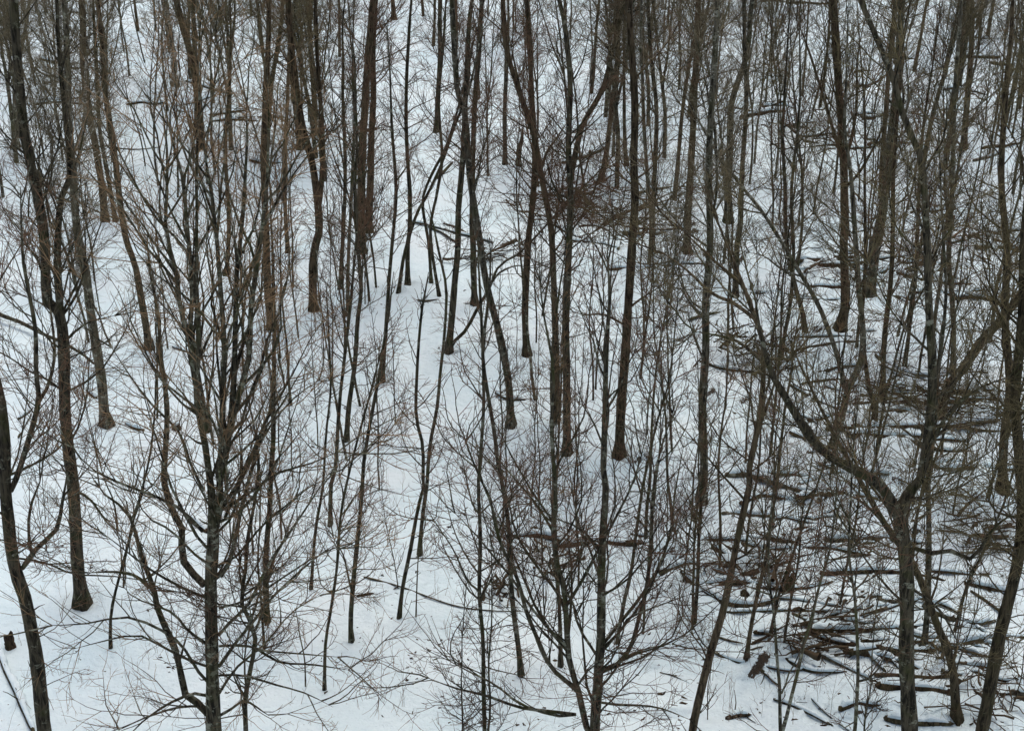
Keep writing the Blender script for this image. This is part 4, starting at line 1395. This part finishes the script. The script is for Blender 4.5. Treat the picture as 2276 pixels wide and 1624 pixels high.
# ------------------------------------------------------------------ litter on the snow, partly standing in for shade, and low shoots: too many to count
acc = Acc()
n = 2600
px_ = rng.uniform(0, 2276, n)
py_ = rng.uniform(40, 1624, n)
keep = np.array([rng.uniform() < (0.25 + 0.75 * float(rough(*gp(a, b_)[:2]))) for a, b_ in zip(px_, py_)])
px_, py_ = px_[keep], py_[keep]
clx = np.repeat([1000, 985, 1015, 965, 160, 180, 1020, 480, 380, 905], 14)
cly = np.repeat([1160, 1180, 1140, 1440, 1225, 1245, 1450, 1530, 1480, 1500], 14)
px_ = np.concatenate([px_, clx + rng.normal(0, 16, len(clx))])
py_ = np.concatenate([py_, cly + rng.normal(0, 14, len(cly))])
Pc = np.array([gp(a, b_) for a, b_ in zip(px_, py_)])
near = [(bx + rng.normal(0, .28 + br), by + rng.normal(0, .28 + br)) for bx, by, br in BASES if br > .04 for _ in range(5)]  # extra dark scraps round each trunk foot, standing in for contact shade
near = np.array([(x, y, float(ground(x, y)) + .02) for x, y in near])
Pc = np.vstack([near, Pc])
m = len(Pc)
K = 5
sz = rng.uniform(0.01, 0.085, m) * rng.uniform(0.3, 1.0, m) * (0.35 + 0.65 * rough(Pc[:, 0], Pc[:, 1]))
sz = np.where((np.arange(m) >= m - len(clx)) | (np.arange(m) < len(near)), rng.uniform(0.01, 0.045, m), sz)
az = rng.normal(0, 0.6, m)
d = np.stack([np.cos(az), np.sin(az), rng.normal(0.1, .3, m)], 1)
P = np.stack([Pc + d * (sz * u * 1.6)[:, None] + rng.normal(0, 0.01, (m, 3)) for u in np.linspace(-1, 1, K)], 1)
R = sz[:, None, None] * np.array([.03, .45, .6, .4, .02])[None, :, None] * rng.uniform(0.5, 1.2, (m, K, 6))
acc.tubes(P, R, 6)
tag(acc.build("leaf_litter", [BARK['rot']]), "dark bark scraps, clods and leaves in the snow, some added as trunk-foot shade", "litter", kind="stuff")

acc = Acc()
n = 2000
px_ = rng.uniform(-20, 2300, n)
py_ = rng.uniform(30, 1640, n)
keep = np.array([rng.uniform() < (0.2 + 0.8 * float(rough(*gp(a, b_)[:2]))) and not (abs(a - 985) < 60 and 620 < b_ < 1200) for a, b_ in zip(px_, py_)])
Pc = np.array([gp(a, b_) for a, b_ in zip(px_[keep], py_[keep])])
m = len(Pc)
L = rng.uniform(0.25, 1.5, m)
d = unit(np.stack([rng.normal(0, .22, m), rng.normal(0, .22, m), np.ones(m)], 1))
P = np.stack([Pc + d * (L * u)[:, None] for u in np.linspace(0, 1, 6)], 1) + np.cumsum(rng.normal(0, 0.012, (m, 6, 3)), 1)
acc.tubes(P, np.linspace(0.0045, 0.0018, 6)[None] * rng.uniform(.7, 1.3, m)[:, None], 3)
idx = np.repeat(np.arange(m), rng.poisson(3.0, m))
P2, R2 = spawn(P, idx, rng.uniform(.25, 1, len(idx)), rng.uniform(.4, .9, len(idx)), L[idx] * rng.uniform(.15, .4, len(idx)), 4, .12, .05,
               np.full(len(idx), .0024), .0015)
acc.tubes(P2, R2, 3)
tag(acc.build("undergrowth", [TWIG['red']]), "thin brown shoots and dead stalks standing in the snow", "undergrowth", kind="stuff")

# ------------------------------------------------------------------ the snow round each foot: a melt hollow and a drifted rim
me = GROUND.data
V = SNOW_XYZ.copy()
for bx, by, br in BASES:
    if br < 0.03:
        continue
    i = np.where((np.abs(V[:, 0] - bx) < 1.6) & (np.abs(V[:, 1] - by) < 1.6))[0]
    d = np.hypot(V[i, 0] - bx, V[i, 1] - by)
    k = min(1.0, br / 0.12)
    V[i, 2] += k * (0.085 * np.exp(-((d - br * 2.2 - .28) / 0.22) ** 2) - 0.09 * np.exp(-(d / (br * 1.6 + .08)) ** 2))
me.vertices.foreach_set("co", V.astype(np.float32).ravel())
me.update()
